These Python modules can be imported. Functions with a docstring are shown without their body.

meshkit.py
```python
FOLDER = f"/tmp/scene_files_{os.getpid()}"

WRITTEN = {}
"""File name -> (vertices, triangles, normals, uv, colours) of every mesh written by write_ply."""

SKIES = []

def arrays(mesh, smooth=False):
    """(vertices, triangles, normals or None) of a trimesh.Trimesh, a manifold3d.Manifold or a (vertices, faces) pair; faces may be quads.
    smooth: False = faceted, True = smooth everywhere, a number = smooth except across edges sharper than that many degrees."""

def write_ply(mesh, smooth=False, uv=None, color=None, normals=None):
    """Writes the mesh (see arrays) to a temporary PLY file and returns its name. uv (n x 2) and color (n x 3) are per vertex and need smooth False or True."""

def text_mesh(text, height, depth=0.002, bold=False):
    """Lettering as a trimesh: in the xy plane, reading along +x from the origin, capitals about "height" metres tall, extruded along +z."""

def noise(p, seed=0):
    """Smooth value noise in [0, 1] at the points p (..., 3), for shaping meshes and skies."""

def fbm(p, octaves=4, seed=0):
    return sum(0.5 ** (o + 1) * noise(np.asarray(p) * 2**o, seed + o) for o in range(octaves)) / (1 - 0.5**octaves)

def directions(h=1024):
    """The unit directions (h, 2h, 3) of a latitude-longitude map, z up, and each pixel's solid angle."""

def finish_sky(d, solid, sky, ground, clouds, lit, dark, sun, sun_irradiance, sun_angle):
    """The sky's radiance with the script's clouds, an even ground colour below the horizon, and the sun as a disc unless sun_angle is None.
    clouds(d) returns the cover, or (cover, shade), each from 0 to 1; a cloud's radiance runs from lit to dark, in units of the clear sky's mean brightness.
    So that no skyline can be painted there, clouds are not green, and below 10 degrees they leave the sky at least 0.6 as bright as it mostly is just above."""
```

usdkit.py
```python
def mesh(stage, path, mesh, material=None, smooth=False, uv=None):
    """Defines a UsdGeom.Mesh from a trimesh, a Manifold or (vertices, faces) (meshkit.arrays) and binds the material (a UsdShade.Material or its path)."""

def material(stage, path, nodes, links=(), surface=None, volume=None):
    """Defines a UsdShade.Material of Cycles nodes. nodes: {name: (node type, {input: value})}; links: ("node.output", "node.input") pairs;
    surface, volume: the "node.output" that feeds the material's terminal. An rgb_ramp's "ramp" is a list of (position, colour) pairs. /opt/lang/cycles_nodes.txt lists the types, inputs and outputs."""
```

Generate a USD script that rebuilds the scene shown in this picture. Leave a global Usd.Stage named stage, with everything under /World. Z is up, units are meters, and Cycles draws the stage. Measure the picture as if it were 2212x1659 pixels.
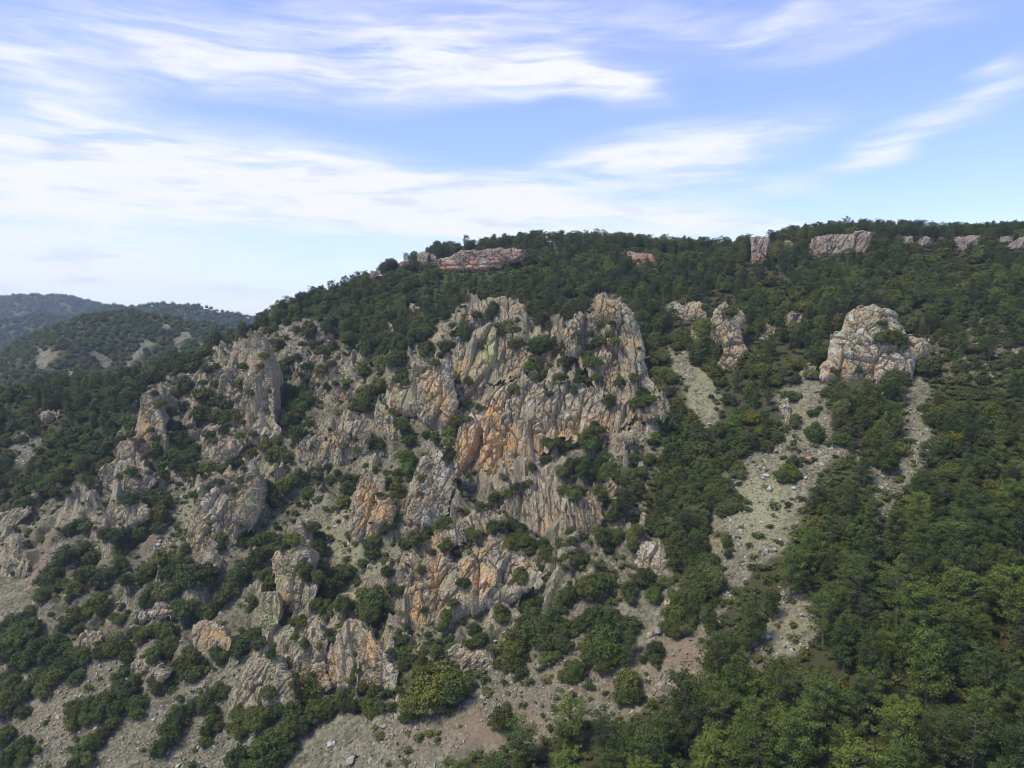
import math, re
import numpy as np, trimesh, usdkit, meshkit
import shapely
from shapely.geometry import Polygon
from scipy.interpolate import RBFInterpolator, RectBivariateSpline
from scipy.ndimage import distance_transform_edt, map_coordinates, gaussian_filter
from scipy.spatial import cKDTree
from pxr import Usd, UsdGeom, UsdLux, UsdShade, Sdf, Gf, Vt

stage = Usd.Stage.CreateInMemory()
UsdGeom.SetStageUpAxis(stage, 'Z')
UsdGeom.SetStageMetersPerUnit(stage, 1.0)
UsdGeom.Xform.Define(stage, '/World')
UsdGeom.Scope.Define(stage, '/World/Looks')

# ------------------------------------------------------------------ camera
CAM_Z = 130.0
F, U0, V0 = 1580.0, 1106.0, 829.5            # focal length and centre in the units the outlines below are traced in
PITCH = math.atan((V0 - 690) / F)
cam = UsdGeom.Camera.Define(stage, '/World/camera')
cam.CreateHorizontalApertureAttr(36.0)
cam.CreateVerticalApertureAttr(27.0)
cam.CreateFocalLengthAttr(18.0 / (U0 / F))
cam.CreateClippingRangeAttr(Gf.Vec2f(0.5, 30000))
cam.AddTranslateOp().Set((0, 0, CAM_Z))
cam.AddRotateXYZOp().Set((90 - math.degrees(PITCH), 0, 0))
cam.CreateExposureAttr(1.45)

# ------------------------------------------------------------------ sun and sky
SUN_DIR = np.array([-0.62, -0.34, 1.05]); SUN_DIR /= np.linalg.norm(SUN_DIR)
SUN_EL, SUN_ROT = math.asin(SUN_DIR[2]), math.atan2(SUN_DIR[0], SUN_DIR[1])
sun = UsdLux.DistantLight.Define(stage, '/World/sun')
sun.CreateIntensityAttr(0.38)
sun.CreateAngleAttr(16.0)
sun.CreateNormalizeAttr(True)
sun.CreateColorAttr(Gf.Vec3f(1.0, 0.93, 0.79))
_q = Gf.Rotation(Gf.Vec3d(0, 0, 1), Gf.Vec3d(*map(float, SUN_DIR)))
sun.AddOrientOp().Set(Gf.Quatf(_q.GetQuat()))


def direction(u, v):
    """World direction of a traced point."""
    u, v = np.asarray(u, float), np.asarray(v, float)
    a, b = (u - U0) / F, (V0 - v) / F
    c, s = math.cos(PITCH), math.sin(PITCH)
    return np.stack([a, c + b * s, -s + b * c], -1)


def project(p):
    p = np.asarray(p, float) - [0, 0, CAM_Z]
    c, s = math.cos(PITCH), math.sin(PITCH)
    f = np.maximum(p[..., 1] * c - p[..., 2] * s, 1e-3)
    return U0 + F * p[..., 0] / f, V0 - F * (p[..., 1] * s + p[..., 2] * c) / f


# clouds: soft streaks of cirrus at real bearings (azimuth, elevation), torn by noise; more of the same all round the sky
def azel(u, v):
    d = direction(u, v); d = d / np.linalg.norm(d)
    return math.atan2(d[0], d[1]), math.asin(d[2])


BANDS = [  # u, v, half length, half thickness, tilt (degrees, up to the right), strength
    (860, 172, 640, 72, 1, 1.05), (110, 190, 330, 95, -8, 0.9), (350, 375, 700, 120, -3, 1.1), (90, 480, 560, 190, 2, 0.88),
    (830, 405, 480, 105, -9, 1.15), (1370, 345, 460, 66, 7, 1.2), (1180, 455, 700, 58, 2, 0.95), (1300, 505, 850, 62, 0, 1.15),
    (2070, 245, 270, 42, 20, 0.85), (1310, 190, 150, 44, -22, 0.75), (1150, 50, 900, 110, -2, 0.55), (350, 70, 700, 95, 3, 0.7),
    (1760, 395, 360, 26, -7, 0.5), (1950, 40, 420, 70, 6, 0.42), (300, 610, 700, 80, 0, 0.5), (2200, 130, 70, 22, 10, 0.6),
    (1080, 150, 420, 60, -10, 0.6), (1650, 70, 160, 22, 5, 0.4), (1900, 330, 300, 30, 12, 0.35)]
nodes = {
    'tc': ('texture_coordinate', {}), 'sep': ('separate_xyz', {}),
    'az': ('math', {'math_type': 'arctan2'}), 'el': ('math', {'math_type': 'arcsine'}),
    'q': ('combine_xyz', {}),
    'wm': ('mapping', {'mapping_type': 'point', 'scale': (2.2, 9.0, 1.0), 'rotation': (0, 0, 0.08)}),
    'w': ('noise_texture', {'scale': 1.6, 'detail': 2.0, 'roughness': 0.6}),
    'wc': ('vector_math', {'math_type': 'subtract', 'vector2': (0.5, 0.5, 0.5)}),
    'ws': ('vector_math', {'math_type': 'multiply', 'vector2': (0.20, 0.05, 0.0)}),
    'qw': ('vector_math', {'math_type': 'add'}),
    'fm': ('mapping', {'mapping_type': 'point', 'scale': (2.3, 19.0, 1.0), 'rotation': (0, 0, 0.10)}),
    'fib': ('noise_texture', {'scale': 2.3, 'detail': 5.0, 'roughness': 0.6, 'distortion': 0.15}),
    'gm': ('mapping', {'mapping_type': 'point', 'scale': (1.0, 3.2, 1.0)}),
    'gen': ('noise_texture', {'scale': 1.5, 'detail': 2.0, 'roughness': 0.55}),
    'genr': ('map_range', {'range_type': 'smoothstep', 'clamp': True, 'from_min': 0.47, 'from_max': 0.75, 'to_min': 0.0, 'to_max': 0.32}),
    'sky': ('sky_texture', {'sky_type': 'single_scattering', 'sun_disc': False, 'sun_elevation': SUN_EL, 'sun_rotation': SUN_ROT,
                            'altitude': 900.0, 'air_density': 1.0, 'aerosol_density': 0.8, 'ozone_density': 2.0}),
}
links = [('tc.generated', 'sep.vector'), ('sep.x', 'az.value1'), ('sep.y', 'az.value2'), ('sep.z', 'el.value1'), ('az.value', 'q.x'), ('el.value', 'q.y'),
         ('q.vector', 'wm.vector'), ('wm.vector', 'w.vector'), ('w.color', 'wc.vector1'), ('wc.vector', 'ws.vector1'), ('q.vector', 'qw.vector1'), ('ws.vector', 'qw.vector2'),
         ('qw.vector', 'fm.vector'), ('fm.vector', 'fib.vector'), ('q.vector', 'gm.vector'), ('gm.vector', 'gen.vector'), ('gen.fac', 'genr.value')]
last = 'genr.result'
for i, (u, v, L, T, tilt, k) in enumerate(BANDS):
    a, e = azel(u, v)
    nodes[f'm{i}'] = ('mapping', {'mapping_type': 'texture', 'location': (a, e, 0), 'rotation': (0, 0, math.radians(tilt)), 'scale': (L / F, T / F, 1)})
    nodes[f'g{i}'] = ('gradient_texture', {'gradient_type': 'spherical'})
    nodes[f's{i}'] = ('math', {'math_type': 'multiply_add', 'value2': k})
    links += [('qw.vector', f'm{i}.vector'), (f'm{i}.vector', f'g{i}.vector'), (f'g{i}.fac', f's{i}.value1'), (last, f's{i}.value3')]
    last = f's{i}.value'
nodes |= {
    'fr': ('map_range', {'range_type': 'linear', 'clamp': True, 'from_min': 0.28, 'from_max': 0.72, 'to_min': 0.24, 'to_max': 1.5}),
    'cm': ('math', {'math_type': 'multiply'}),
    'cov': ('map_range', {'range_type': 'smoothstep', 'clamp': True, 'from_min': -0.05, 'from_max': 1.15, 'to_min': 0.0, 'to_max': 0.95}),
    'low': ('map_range', {'range_type': 'smoothstep', 'clamp': True, 'from_min': 0.20, 'from_max': -0.02, 'to_min': 0.0, 'to_max': 0.42}),
    'mx0': ('math', {'math_type': 'maximum'}),
    'gsm': ('mapping', {'mapping_type': 'point', 'scale': (7.0, 30.0, 1.0), 'location': (0.7, 0.2, 0)}),
    'gs': ('noise_texture', {'scale': 1.4, 'detail': 3.0, 'roughness': 0.55}),
    'gsr': ('map_range', {'range_type': 'smoothstep', 'clamp': True, 'from_min': 0.5, 'from_max': 0.72, 'to_min': 0.0, 'to_max': 0.75}),
    'cc': ('mix', {'mix_type': 'mix', 'color1': (3.65, 3.68, 3.9), 'color2': (2.7, 2.85, 3.4)}),
    'tint': ('mix', {'mix_type': 'multiply', 'fac': 1.0, 'color2': (0.86, 0.83, 1.02)}),
    'pale': ('mix', {'mix_type': 'mix', 'fac': 0.25, 'color2': (1.4, 1.68, 3.5)}),
    'mix': ('mix', {'mix_type': 'mix'}),
    'bg': ('background_shader', {'strength': 0.1}),
}
links += [('fib.fac', 'fr.value'), (last, 'cm.value1'), ('fr.result', 'cm.value2'), ('cm.value', 'cov.value'), ('el.value', 'low.value'),
          ('cov.result', 'mx0.value1'), ('low.result', 'mx0.value2'), ('q.vector', 'gsm.vector'), ('gsm.vector', 'gs.vector'), ('gs.fac', 'gsr.value'), ('gsr.result', 'cc.fac'),
          ('sky.color', 'tint.color1'), ('tint.color', 'pale.color1'), ('pale.color', 'mix.color1'), ('cc.color', 'mix.color2'), ('mx0.value', 'mix.fac'), ('mix.color', 'bg.color')]
dome_mat = usdkit.material(stage, '/World/Looks/sky_look', nodes, links, surface='bg.background')
dome = UsdLux.DomeLight.Define(stage, '/World/sky')
UsdShade.MaterialBindingAPI.Apply(dome.GetPrim()).Bind(dome_mat)
dome.GetPrim().SetCustomDataByKey('kind', 'structure')
dome.GetPrim().SetCustomDataByKey('label', 'blue sky with long streaks of white cirrus cloud')

# ------------------------------------------------------------------ helpers
rng = np.random.default_rng(11)
taken = {}


def numbered(name):
    n = taken.get(name, -1) + 1
    taken[name] = n
    return name if n == 0 else f'{name}_{n:03d}'


def tag(prim, label=None, cat=None, group=None, kind=None):
    prim = prim.GetPrim() if hasattr(prim, 'GetPrim') else prim
    for k, v in (('label', label), ('category', cat), ('group', group), ('kind', kind)):
        if v:
            prim.SetCustomDataByKey(k, v)
    return prim


def smooth01(x, a, b):
    t = np.clip((x - a) / (b - a), 0, 1)
    return t * t * (3 - 2 * t)


def fbm(p, octaves=4, seed=0):
    return meshkit.fbm(p, octaves, seed)


def set_tint(m, t):
    UsdGeom.PrimvarsAPI(m).CreatePrimvar('tint', Sdf.ValueTypeNames.Color3fArray, 'vertex').Set(Vt.Vec3fArray.FromNumpy(np.asarray(t, np.float32)))


def inside(poly, u, v):
    return shapely.contains_xy(poly, np.ravel(u), np.ravel(v)).reshape(np.shape(u))


# ------------------------------------------------------------------ materials
def ramp(*stops):
    return {'ramp': list(stops)}


def rock_material(name, grey, pink, ochre, lichen, pale, scale=1.0):
    return usdkit.material(stage, f'/World/Looks/{name}', {
        'g': ('geometry', {}), 'a': ('attribute', {'attribute': 'tint'}), 'sp': ('separate_color', {'color_type': 'rgb'}),
        'n1': ('noise_texture', {'scale': 0.16 * scale, 'detail': 6.0, 'roughness': 0.62}),
        'c1': ('rgb_ramp', ramp((0.3, grey), (0.52, tuple(0.5 * (a + b) for a, b in zip(grey, pink))), (0.7, pink))),
        'sm': ('mapping', {'mapping_type': 'point', 'scale': (1.5, 1.5, 0.16)}),
        'n2': ('noise_texture', {'scale': 1.0 * scale, 'detail': 6.0, 'roughness': 0.65}),
        'r2': ('map_range', {'clamp': True, 'from_min': 0.3, 'from_max': 0.72, 'to_min': 0.42, 'to_max': 1.35}),
        'mul': ('mix', {'mix_type': 'multiply', 'fac': 1.0}),
        'n3': ('noise_texture', {'scale': 1.3 * scale, 'detail': 7.0, 'roughness': 0.7}),
        'oa': ('math', {'math_type': 'add'}), 'or': ('map_range', {'clamp': True, 'range_type': 'smoothstep', 'from_min': 0.62, 'from_max': 1.15}),
        'ov': ('mix', {'color2': ochre}),
        'la': ('math', {'math_type': 'add'}), 'lr': ('map_range', {'clamp': True, 'range_type': 'smoothstep', 'from_min': 0.7, 'from_max': 1.2}),
        'lv': ('mix', {'color2': lichen}),
        'pa': ('math', {'math_type': 'add'}), 'pr': ('map_range', {'clamp': True, 'range_type': 'smoothstep', 'from_min': 0.72, 'from_max': 1.2, 'to_max': 0.75}),
        'pv': ('mix', {'color2': pale}),
        'n4': ('noise_texture', {'scale': 5.0 * scale, 'detail': 5.0, 'roughness': 0.7}),
        'r4': ('map_range', {'clamp': True, 'from_min': 0.3, 'from_max': 0.7, 'to_min': 0.52, 'to_max': 1.42}),
        'm4': ('mix', {'mix_type': 'multiply', 'fac': 1.0}),
        'bm': ('mapping', {'mapping_type': 'point', 'scale': (1.5, 1.5, 0.5)}),
        'bn': ('voronoi_texture', {'scale': 1.1 * scale, 'feature': 'distance_to_edge'}),
        'bc': ('map_range', {'clamp': True, 'from_min': 0.0, 'from_max': 0.10, 'to_min': 0.0, 'to_max': 0.55}),
        'bb': ('noise_texture', {'scale': 3.5 * scale, 'detail': 6.0, 'roughness': 0.7}),
        'badd': ('math', {'math_type': 'multiply_add', 'value2': 1.0}),
        'bump': ('bump', {'strength': 0.9, 'distance': 0.35}),
        'p': ('principled_bsdf', {'roughness': 0.92, 'specular_ior_level': 0.25}),
    }, [('g.position', 'n1.vector'), ('n1.fac', 'c1.fac'), ('g.position', 'sm.vector'), ('sm.vector', 'n2.vector'), ('n2.fac', 'r2.value'), ('c1.color', 'mul.color1'), ('r2.result', 'mul.color2'),
        ('a.color', 'sp.color'), ('g.position', 'n3.vector'), ('sp.r', 'oa.value1'), ('n3.fac', 'oa.value2'), ('oa.value', 'or.value'), ('mul.color', 'ov.color1'), ('or.result', 'ov.fac'),
        ('sp.b', 'pa.value1'), ('n3.fac', 'pa.value2'), ('pa.value', 'pr.value'), ('ov.color', 'pv.color1'), ('pr.result', 'pv.fac'),
        ('sp.g', 'la.value1'), ('n3.fac', 'la.value2'), ('la.value', 'lr.value'), ('pv.color', 'lv.color1'), ('lr.result', 'lv.fac'),
        ('g.position', 'n4.vector'), ('n4.fac', 'r4.value'), ('lv.color', 'm4.color1'), ('r4.result', 'm4.color2'), ('m4.color', 'p.base_color'),
        ('g.position', 'bm.vector'), ('bm.vector', 'bn.vector'), ('g.position', 'bb.vector'), ('bb.fac', 'badd.value1'), ('bn.distance', 'bc.value'), ('bc.result', 'badd.value3'), ('badd.value', 'bump.height'), ('bump.normal', 'p.normal')],
        surface='p.BSDF')


ROCK = rock_material('crag_rock', (0.305, 0.272, 0.172), (0.41, 0.338, 0.205), (0.50, 0.318, 0.135), (0.42, 0.41, 0.19), (0.58, 0.535, 0.42))
CLIFF = rock_material('cliff_rock', (0.29, 0.255, 0.19), (0.32, 0.24, 0.17), (0.42, 0.21, 0.10), (0.32, 0.30, 0.16), (0.45, 0.40, 0.33), 0.8)

GROUND = usdkit.material(stage, '/World/Looks/rubble_ground', {
    'g': ('geometry', {}), 'a': ('attribute', {'attribute': 'tint'}), 'sp': ('separate_color', {'color_type': 'rgb'}),
    'n1': ('noise_texture', {'scale': 0.22, 'detail': 5.0, 'roughness': 0.6}),
    'c1': ('rgb_ramp', ramp((0.3, (0.104, 0.095, 0.056)), (0.5, (0.160, 0.147, 0.090)), (0.7, (0.21, 0.196, 0.132)))),
    'v': ('voronoi_texture', {'scale': 1.9, 'feature': 'f1'}),
    'vb': ('rgb_to_bw', {}),
    'vr': ('map_range', {'clamp': True, 'from_min': 0.1, 'from_max': 0.9, 'to_min': 0.5, 'to_max': 1.45}),
    'm1': ('mix', {'mix_type': 'multiply', 'fac': 1.0}),
    'n3': ('noise_texture', {'scale': 0.6, 'detail': 6.0, 'roughness': 0.65}),
    'ra': ('math', {'math_type': 'add'}), 'rr': ('map_range', {'clamp': True, 'range_type': 'smoothstep', 'from_min': 0.6, 'from_max': 1.3, 'to_max': 0.85}),
    'rv': ('mix', {'color2': (0.225, 0.165, 0.105)}),
    'la': ('math', {'math_type': 'add'}), 'lr': ('map_range', {'clamp': True, 'range_type': 'smoothstep', 'from_min': 0.6, 'from_max': 1.3, 'to_max': 0.85}),
    'lv': ('mix', {'color2': (0.27, 0.265, 0.135)}),
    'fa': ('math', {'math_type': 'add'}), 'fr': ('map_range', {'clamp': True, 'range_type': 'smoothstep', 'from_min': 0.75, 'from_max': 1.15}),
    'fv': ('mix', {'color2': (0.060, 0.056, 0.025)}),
    'bb': ('noise_texture', {'scale': 2.6, 'detail': 6.0, 'roughness': 0.75}),
    'bump': ('bump', {'strength': 0.8, 'distance': 0.4}),
    'p': ('principled_bsdf', {'roughness': 0.95, 'specular_ior_level': 0.2}),
}, [('g.position', 'n1.vector'), ('n1.fac', 'c1.fac'), ('g.position', 'v.vector'), ('v.color', 'vb.color'), ('vb.val', 'vr.value'), ('c1.color', 'm1.color1'), ('vr.result', 'm1.color2'),
    ('g.position', 'n3.vector'), ('a.color', 'sp.color'), ('sp.r', 'ra.value1'), ('n3.fac', 'ra.value2'), ('ra.value', 'rr.value'), ('m1.color', 'rv.color1'), ('rr.result', 'rv.fac'),
    ('sp.g', 'la.value1'), ('n3.fac', 'la.value2'), ('la.value', 'lr.value'), ('rv.color', 'lv.color1'), ('lr.result', 'lv.fac'),
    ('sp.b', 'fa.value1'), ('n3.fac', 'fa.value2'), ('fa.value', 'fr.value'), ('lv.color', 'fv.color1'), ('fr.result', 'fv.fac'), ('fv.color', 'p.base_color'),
    ('g.position', 'bb.vector'), ('bb.fac', 'bump.height'), ('bump.normal', 'p.normal')], surface='p.BSDF')

STONE = usdkit.material(stage, '/World/Looks/loose_stone', {
    'oi': ('object_info', {}), 'g': ('geometry', {}),
    'c': ('rgb_ramp', ramp((0.0, (0.14, 0.122, 0.082)), (0.3, (0.23, 0.208, 0.145)), (0.55, (0.21, 0.170, 0.115)), (0.75, (0.27, 0.26, 0.145)), (0.92, (0.36, 0.34, 0.28)), (1.0, (0.28, 0.185, 0.105)))),
    'n': ('noise_texture', {'scale': 4.0, 'detail': 5.0, 'roughness': 0.7}), 'r': ('map_range', {'clamp': True, 'from_min': 0.3, 'from_max': 0.7, 'to_min': 0.7, 'to_max': 1.25}),
    'm': ('mix', {'mix_type': 'multiply', 'fac': 1.0}), 'p': ('principled_bsdf', {'roughness': 0.9, 'specular_ior_level': 0.25}),
}, [('oi.random', 'c.fac'), ('g.position', 'n.vector'), ('n.fac', 'r.value'), ('c.color', 'm.color1'), ('r.result', 'm.color2'), ('m.color', 'p.base_color')], surface='p.BSDF')


def leaf_material(name, a, b, translucent=0.16):
    a, b = (tuple(x * k for x, k in zip(c, (2.2, 2.18, 0.92))) for c in (a, b))
    return usdkit.material(stage, f'/World/Looks/{name}', {
        'oi': ('object_info', {}), 'g': ('geometry', {}), 'c': ('mix', {'color1': a, 'color2': b}),
        'ri': ('map_range', {'clamp': True, 'from_min': 0.0, 'from_max': 1.0, 'to_min': 0.62, 'to_max': 1.4}),
        'rn': ('math', {'math_type': 'multiply'}), 'v': ('hsv', {}), 'rm': ('map_range', {'clamp': True, 'from_min': 0, 'from_max': 1, 'to_min': 0.72, 'to_max': 1.25}),
        'p': ('principled_bsdf', {'roughness': 0.55, 'specular_ior_level': 0.3}), 't': ('translucent_bsdf', {}), 'mx': ('mix_closure', {'fac': translucent}),
    }, [('oi.random', 'c.fac'), ('g.random_per_island', 'ri.value'), ('oi.random', 'rm.value'), ('ri.result', 'rn.value1'), ('rm.result', 'rn.value2'), ('rn.value', 'v.value'), ('c.color', 'v.color'),
        ('v.color', 'p.base_color'), ('v.color', 't.color'), ('p.BSDF', 'mx.closure1'), ('t.BSDF', 'mx.closure2')], surface='mx.closure')


def plain(name, col, rough=0.9):
    return usdkit.material(stage, f'/World/Looks/{name}', {'g': ('geometry', {}), 'n': ('noise_texture', {'scale': 6.0, 'detail': 4.0}), 'c': ('rgb_ramp', ramp((0.3, tuple(0.65 * x for x in col)), (0.7, tuple(1.3 * x for x in col)))),
                                                           'p': ('principled_bsdf', {'roughness': rough, 'specular_ior_level': 0.2})}, [('g.position', 'n.vector'), ('n.fac', 'c.fac'), ('c.color', 'p.base_color')], surface='p.BSDF')


BARK = plain('bark', (0.13, 0.10, 0.075))
GREYWOOD = plain('grey_wood', (0.24, 0.22, 0.20))
LEAF = {
    'dark green': leaf_material('leaf_dark', (0.040, 0.056, 0.020), (0.052, 0.070, 0.026)),
    'olive green': leaf_material('leaf_olive', (0.062, 0.070, 0.022), (0.074, 0.082, 0.024)),
    'yellow green': leaf_material('leaf_yellow', (0.072, 0.078, 0.015), (0.084, 0.088, 0.018)),
    'grey green': leaf_material('leaf_grey', (0.070, 0.080, 0.048), (0.085, 0.092, 0.056)),
    'bright green': leaf_material('leaf_bright', (0.050, 0.082, 0.018), (0.060, 0.094, 0.022)),
}
NEEDLE = {
    'dark green': leaf_material('needle_dark', (0.036, 0.052, 0.022), (0.044, 0.062, 0.026)),
    'mid green': leaf_material('needle_mid', (0.050, 0.072, 0.024), (0.060, 0.084, 0.027)),
    'light green': leaf_material('needle_light', (0.070, 0.094, 0.026), (0.082, 0.106, 0.028)),
    'blue green': leaf_material('needle_blue', (0.044, 0.068, 0.034), (0.052, 0.078, 0.038)),
}
# ------------------------------------------------------------------ the mountain side
VS = [1659, 1400, 1200, 1000, 850, 720, 620, 520]
SL = [0.46, 0.50, 0.54, 0.56, 0.52, 0.46, 0.38, 0.34]
COLS = {-260: (140, 955), 0: (128, 868), 150: (126, 842), 330: (124, 815), 430: (123, 778), 560: (120, 702), 650: (119, 668), 740: (117, 634), 820: (115, 600), 900: (112, 566),
        1000: (110, 542), 1106: (108, 529), 1250: (104, 525), 1400: (101, 533), 1560: (96, 545), 1700: (92, 517), 1850: (88, 508), 2000: (86, 511), 2212: (82, 507), 2500: (78, 505)}
ctrl = []
for u, (y0, top) in COLS.items():
    t = lambda v: float(direction(u, v)[2] / direction(u, v)[1])
    y, z = y0, y0 * t(1659)
    x = lambda yy: yy * (u - U0) / F / float(direction(u, 1000)[1])
    pts = [(x(y), y, z)]
    vs = [v for v in VS if v > top + 15] + [top]
    for i in range(1, len(vs)):
        s = SL[i - 1] * (0.92 if u < 600 else 1.0)
        y2 = (z - s * y) / (t(vs[i]) - s)
        z, y = y2 * t(vs[i]), y2
        pts.append((x(y), y, z))
    low = smooth01(np.array(float(u)), 1000, 560)
    pts.append((pts[0][0] * 0.75, y0 - 38, pts[0][2] - 19)); pts.append((pts[0][0] * 0.5, y0 - 80, pts[0][2] - 44))
    pts.append((x(y) * 1.1, y + 40, z + (1.0 if u >= 900 else 1.0 - 16 * low)))
    pts.append((x(y) * 1.3, y + 130, z + (4.0 if u >= 900 else 4 - 75 * low)))
    ctrl += pts
ctrl = np.array(ctrl)
rbf = RBFInterpolator(ctrl[:, :2], ctrl[:, 2], kernel='thin_plate_spline', smoothing=1.0)
GX, GY = np.arange(-260, 330.1, 6.0), np.arange(20, 480.1, 6.0)
_gx, _gy = np.meshgrid(GX, GY, indexing='ij')
coarse = rbf(np.stack([_gx.ravel(), _gy.ravel()], -1)).reshape(_gx.shape)
spl = RectBivariateSpline(GX, GY, coarse)
STEP = 0.75
TX, TY = np.arange(-255, 325, STEP), np.arange(22, 470, STEP)
_tx, _ty = np.meshgrid(TX, TY, indexing='ij')
TZ = spl(TX, TY)
pt = np.stack([_tx, _ty, 0 * _tx], -1)
near = smooth01(_ty, 20, 90)
TZ = TZ + near * (2.6 * (fbm(pt / 34.0, 3, 3) - 0.5) + 1.5 * (fbm(pt / 9.0, 3, 5) - 0.5) + 0.7 * (fbm(pt / 2.6, 2, 9) - 0.5))


def ground_z(x, y):
    """Height relative to the camera."""
    x, y = np.broadcast_arrays(np.asarray(x, float), np.asarray(y, float))
    return map_coordinates(TZ, np.stack([(x.ravel() - TX[0]) / STEP, (y.ravel() - TY[0]) / STEP]), order=1, mode='nearest').reshape(x.shape)


def hit_ground(u, v):
    """Where the sight line through a traced point meets the mountain side: world points (camera at height 0) and whether it meets at all."""
    d = direction(np.atleast_1d(u), np.atleast_1d(v)); d = d / d[:, 1:2]
    ys = np.arange(40, 440, 0.8)
    px = d[:, None, 0] * ys; pz = d[:, None, 2] * ys
    below = pz < ground_z(px, np.broadcast_to(ys, px.shape))
    ok = below.any(1)
    k = np.clip(below.argmax(1), 1, len(ys) - 1)
    y = ys[k] - 0.4
    return d * y[:, None], ok


P = lambda *pts: Polygon(pts).buffer(0)
SCREES = {  # bare stone runs
    'narrow stone chute left of the oak clump': P((1445, 750), (1480, 765), (1490, 810), (1530, 840), (1552, 870), (1552, 915), (1530, 928), (1508, 900), (1490, 860), (1478, 820), (1458, 780)),
    'long pale scree on the right': P((1750, 830), (1775, 850), (1782, 910), (1792, 930), (1830, 960), (1850, 985), (1895, 1022), (1935, 1000), (1952, 960), (1950, 920), (1938, 870), (1955, 865), (1985, 890), (2008, 930), (1998, 960), (1992, 1000), (1965, 1040), (1930, 1090), (1902, 1145), (1888, 1130), (1895, 1095), (1890, 1050), (1868, 1012), (1830, 985), (1795, 985), (1765, 1040), (1732, 1100), (1712, 1150), (1690, 1195), (1655, 1200), (1612, 1250), (1572, 1300), (1556, 1340), (1535, 1380), (1520, 1340), (1545, 1320), (1562, 1240), (1565, 1210), (1530, 1185), (1530, 1110), (1548, 1060), (1560, 1000), (1590, 990), (1640, 985), (1690, 955), (1700, 930), (1690, 880), (1720, 850)),
    'lower scree tongue between the oaks and the pine forest': P((1718, 1262), (1748, 1280), (1764, 1345), (1756, 1400), (1700, 1418), (1648, 1448), (1606, 1460), (1612, 1410), (1638, 1385), (1650, 1345), (1668, 1312), (1685, 1280)),
    'brown scree at the bottom centre': P((1530, 1340), (1535, 1420), (1505, 1465), (1470, 1495), (1400, 1515), (1330, 1560), (1250, 1540), (1180, 1590), (1110, 1610), (1060, 1570), (1000, 1570), (985, 1659), (640, 1670), (700, 1600), (770, 1560), (860, 1545), (900, 1560), (1000, 1510), (1050, 1480), (1140, 1440), (1200, 1420), (1240, 1400), (1300, 1460), (1400, 1400), (1440, 1420), (1490, 1380)),
    'grey scree at the bottom left': P((0, 1680), (40, 1590), (110, 1480), (180, 1420), (270, 1405), (330, 1500), (410, 1470), (460, 1440), (540, 1405), (512, 1480), (490, 1545), (560, 1560), (640, 1680)),
    'reddish gully below the left spire': P((372, 1030), (405, 1050), (420, 1090), (400, 1140), (360, 1180), (330, 1215), (288, 1245), (298, 1210), (330, 1150), (358, 1090)),
    'reddish stone run at the left edge': P((130, 1150), (172, 1125), (100, 1235), (55, 1290), (20, 1345), (25, 1300), (60, 1240), (92, 1190)),
    'pale stone chute left of the orange tower': P((640, 1078), (665, 1085), (705, 1115), (752, 1170), (775, 1200), (762, 1225), (720, 1215), (690, 1160), (658, 1125)),
    'small grey scree among the far left trees': P((18, 955), (60, 928), (88, 942), (76, 980), (45, 1012), (30, 988)),
    'pale rubble strip above the central ledges': P((700, 1265), (800, 1205), (870, 1155), (905, 1145), (860, 1200), (800, 1250), (730, 1300)),
}
BARE = shapely.union_all(list(SCREES.values()))
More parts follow.
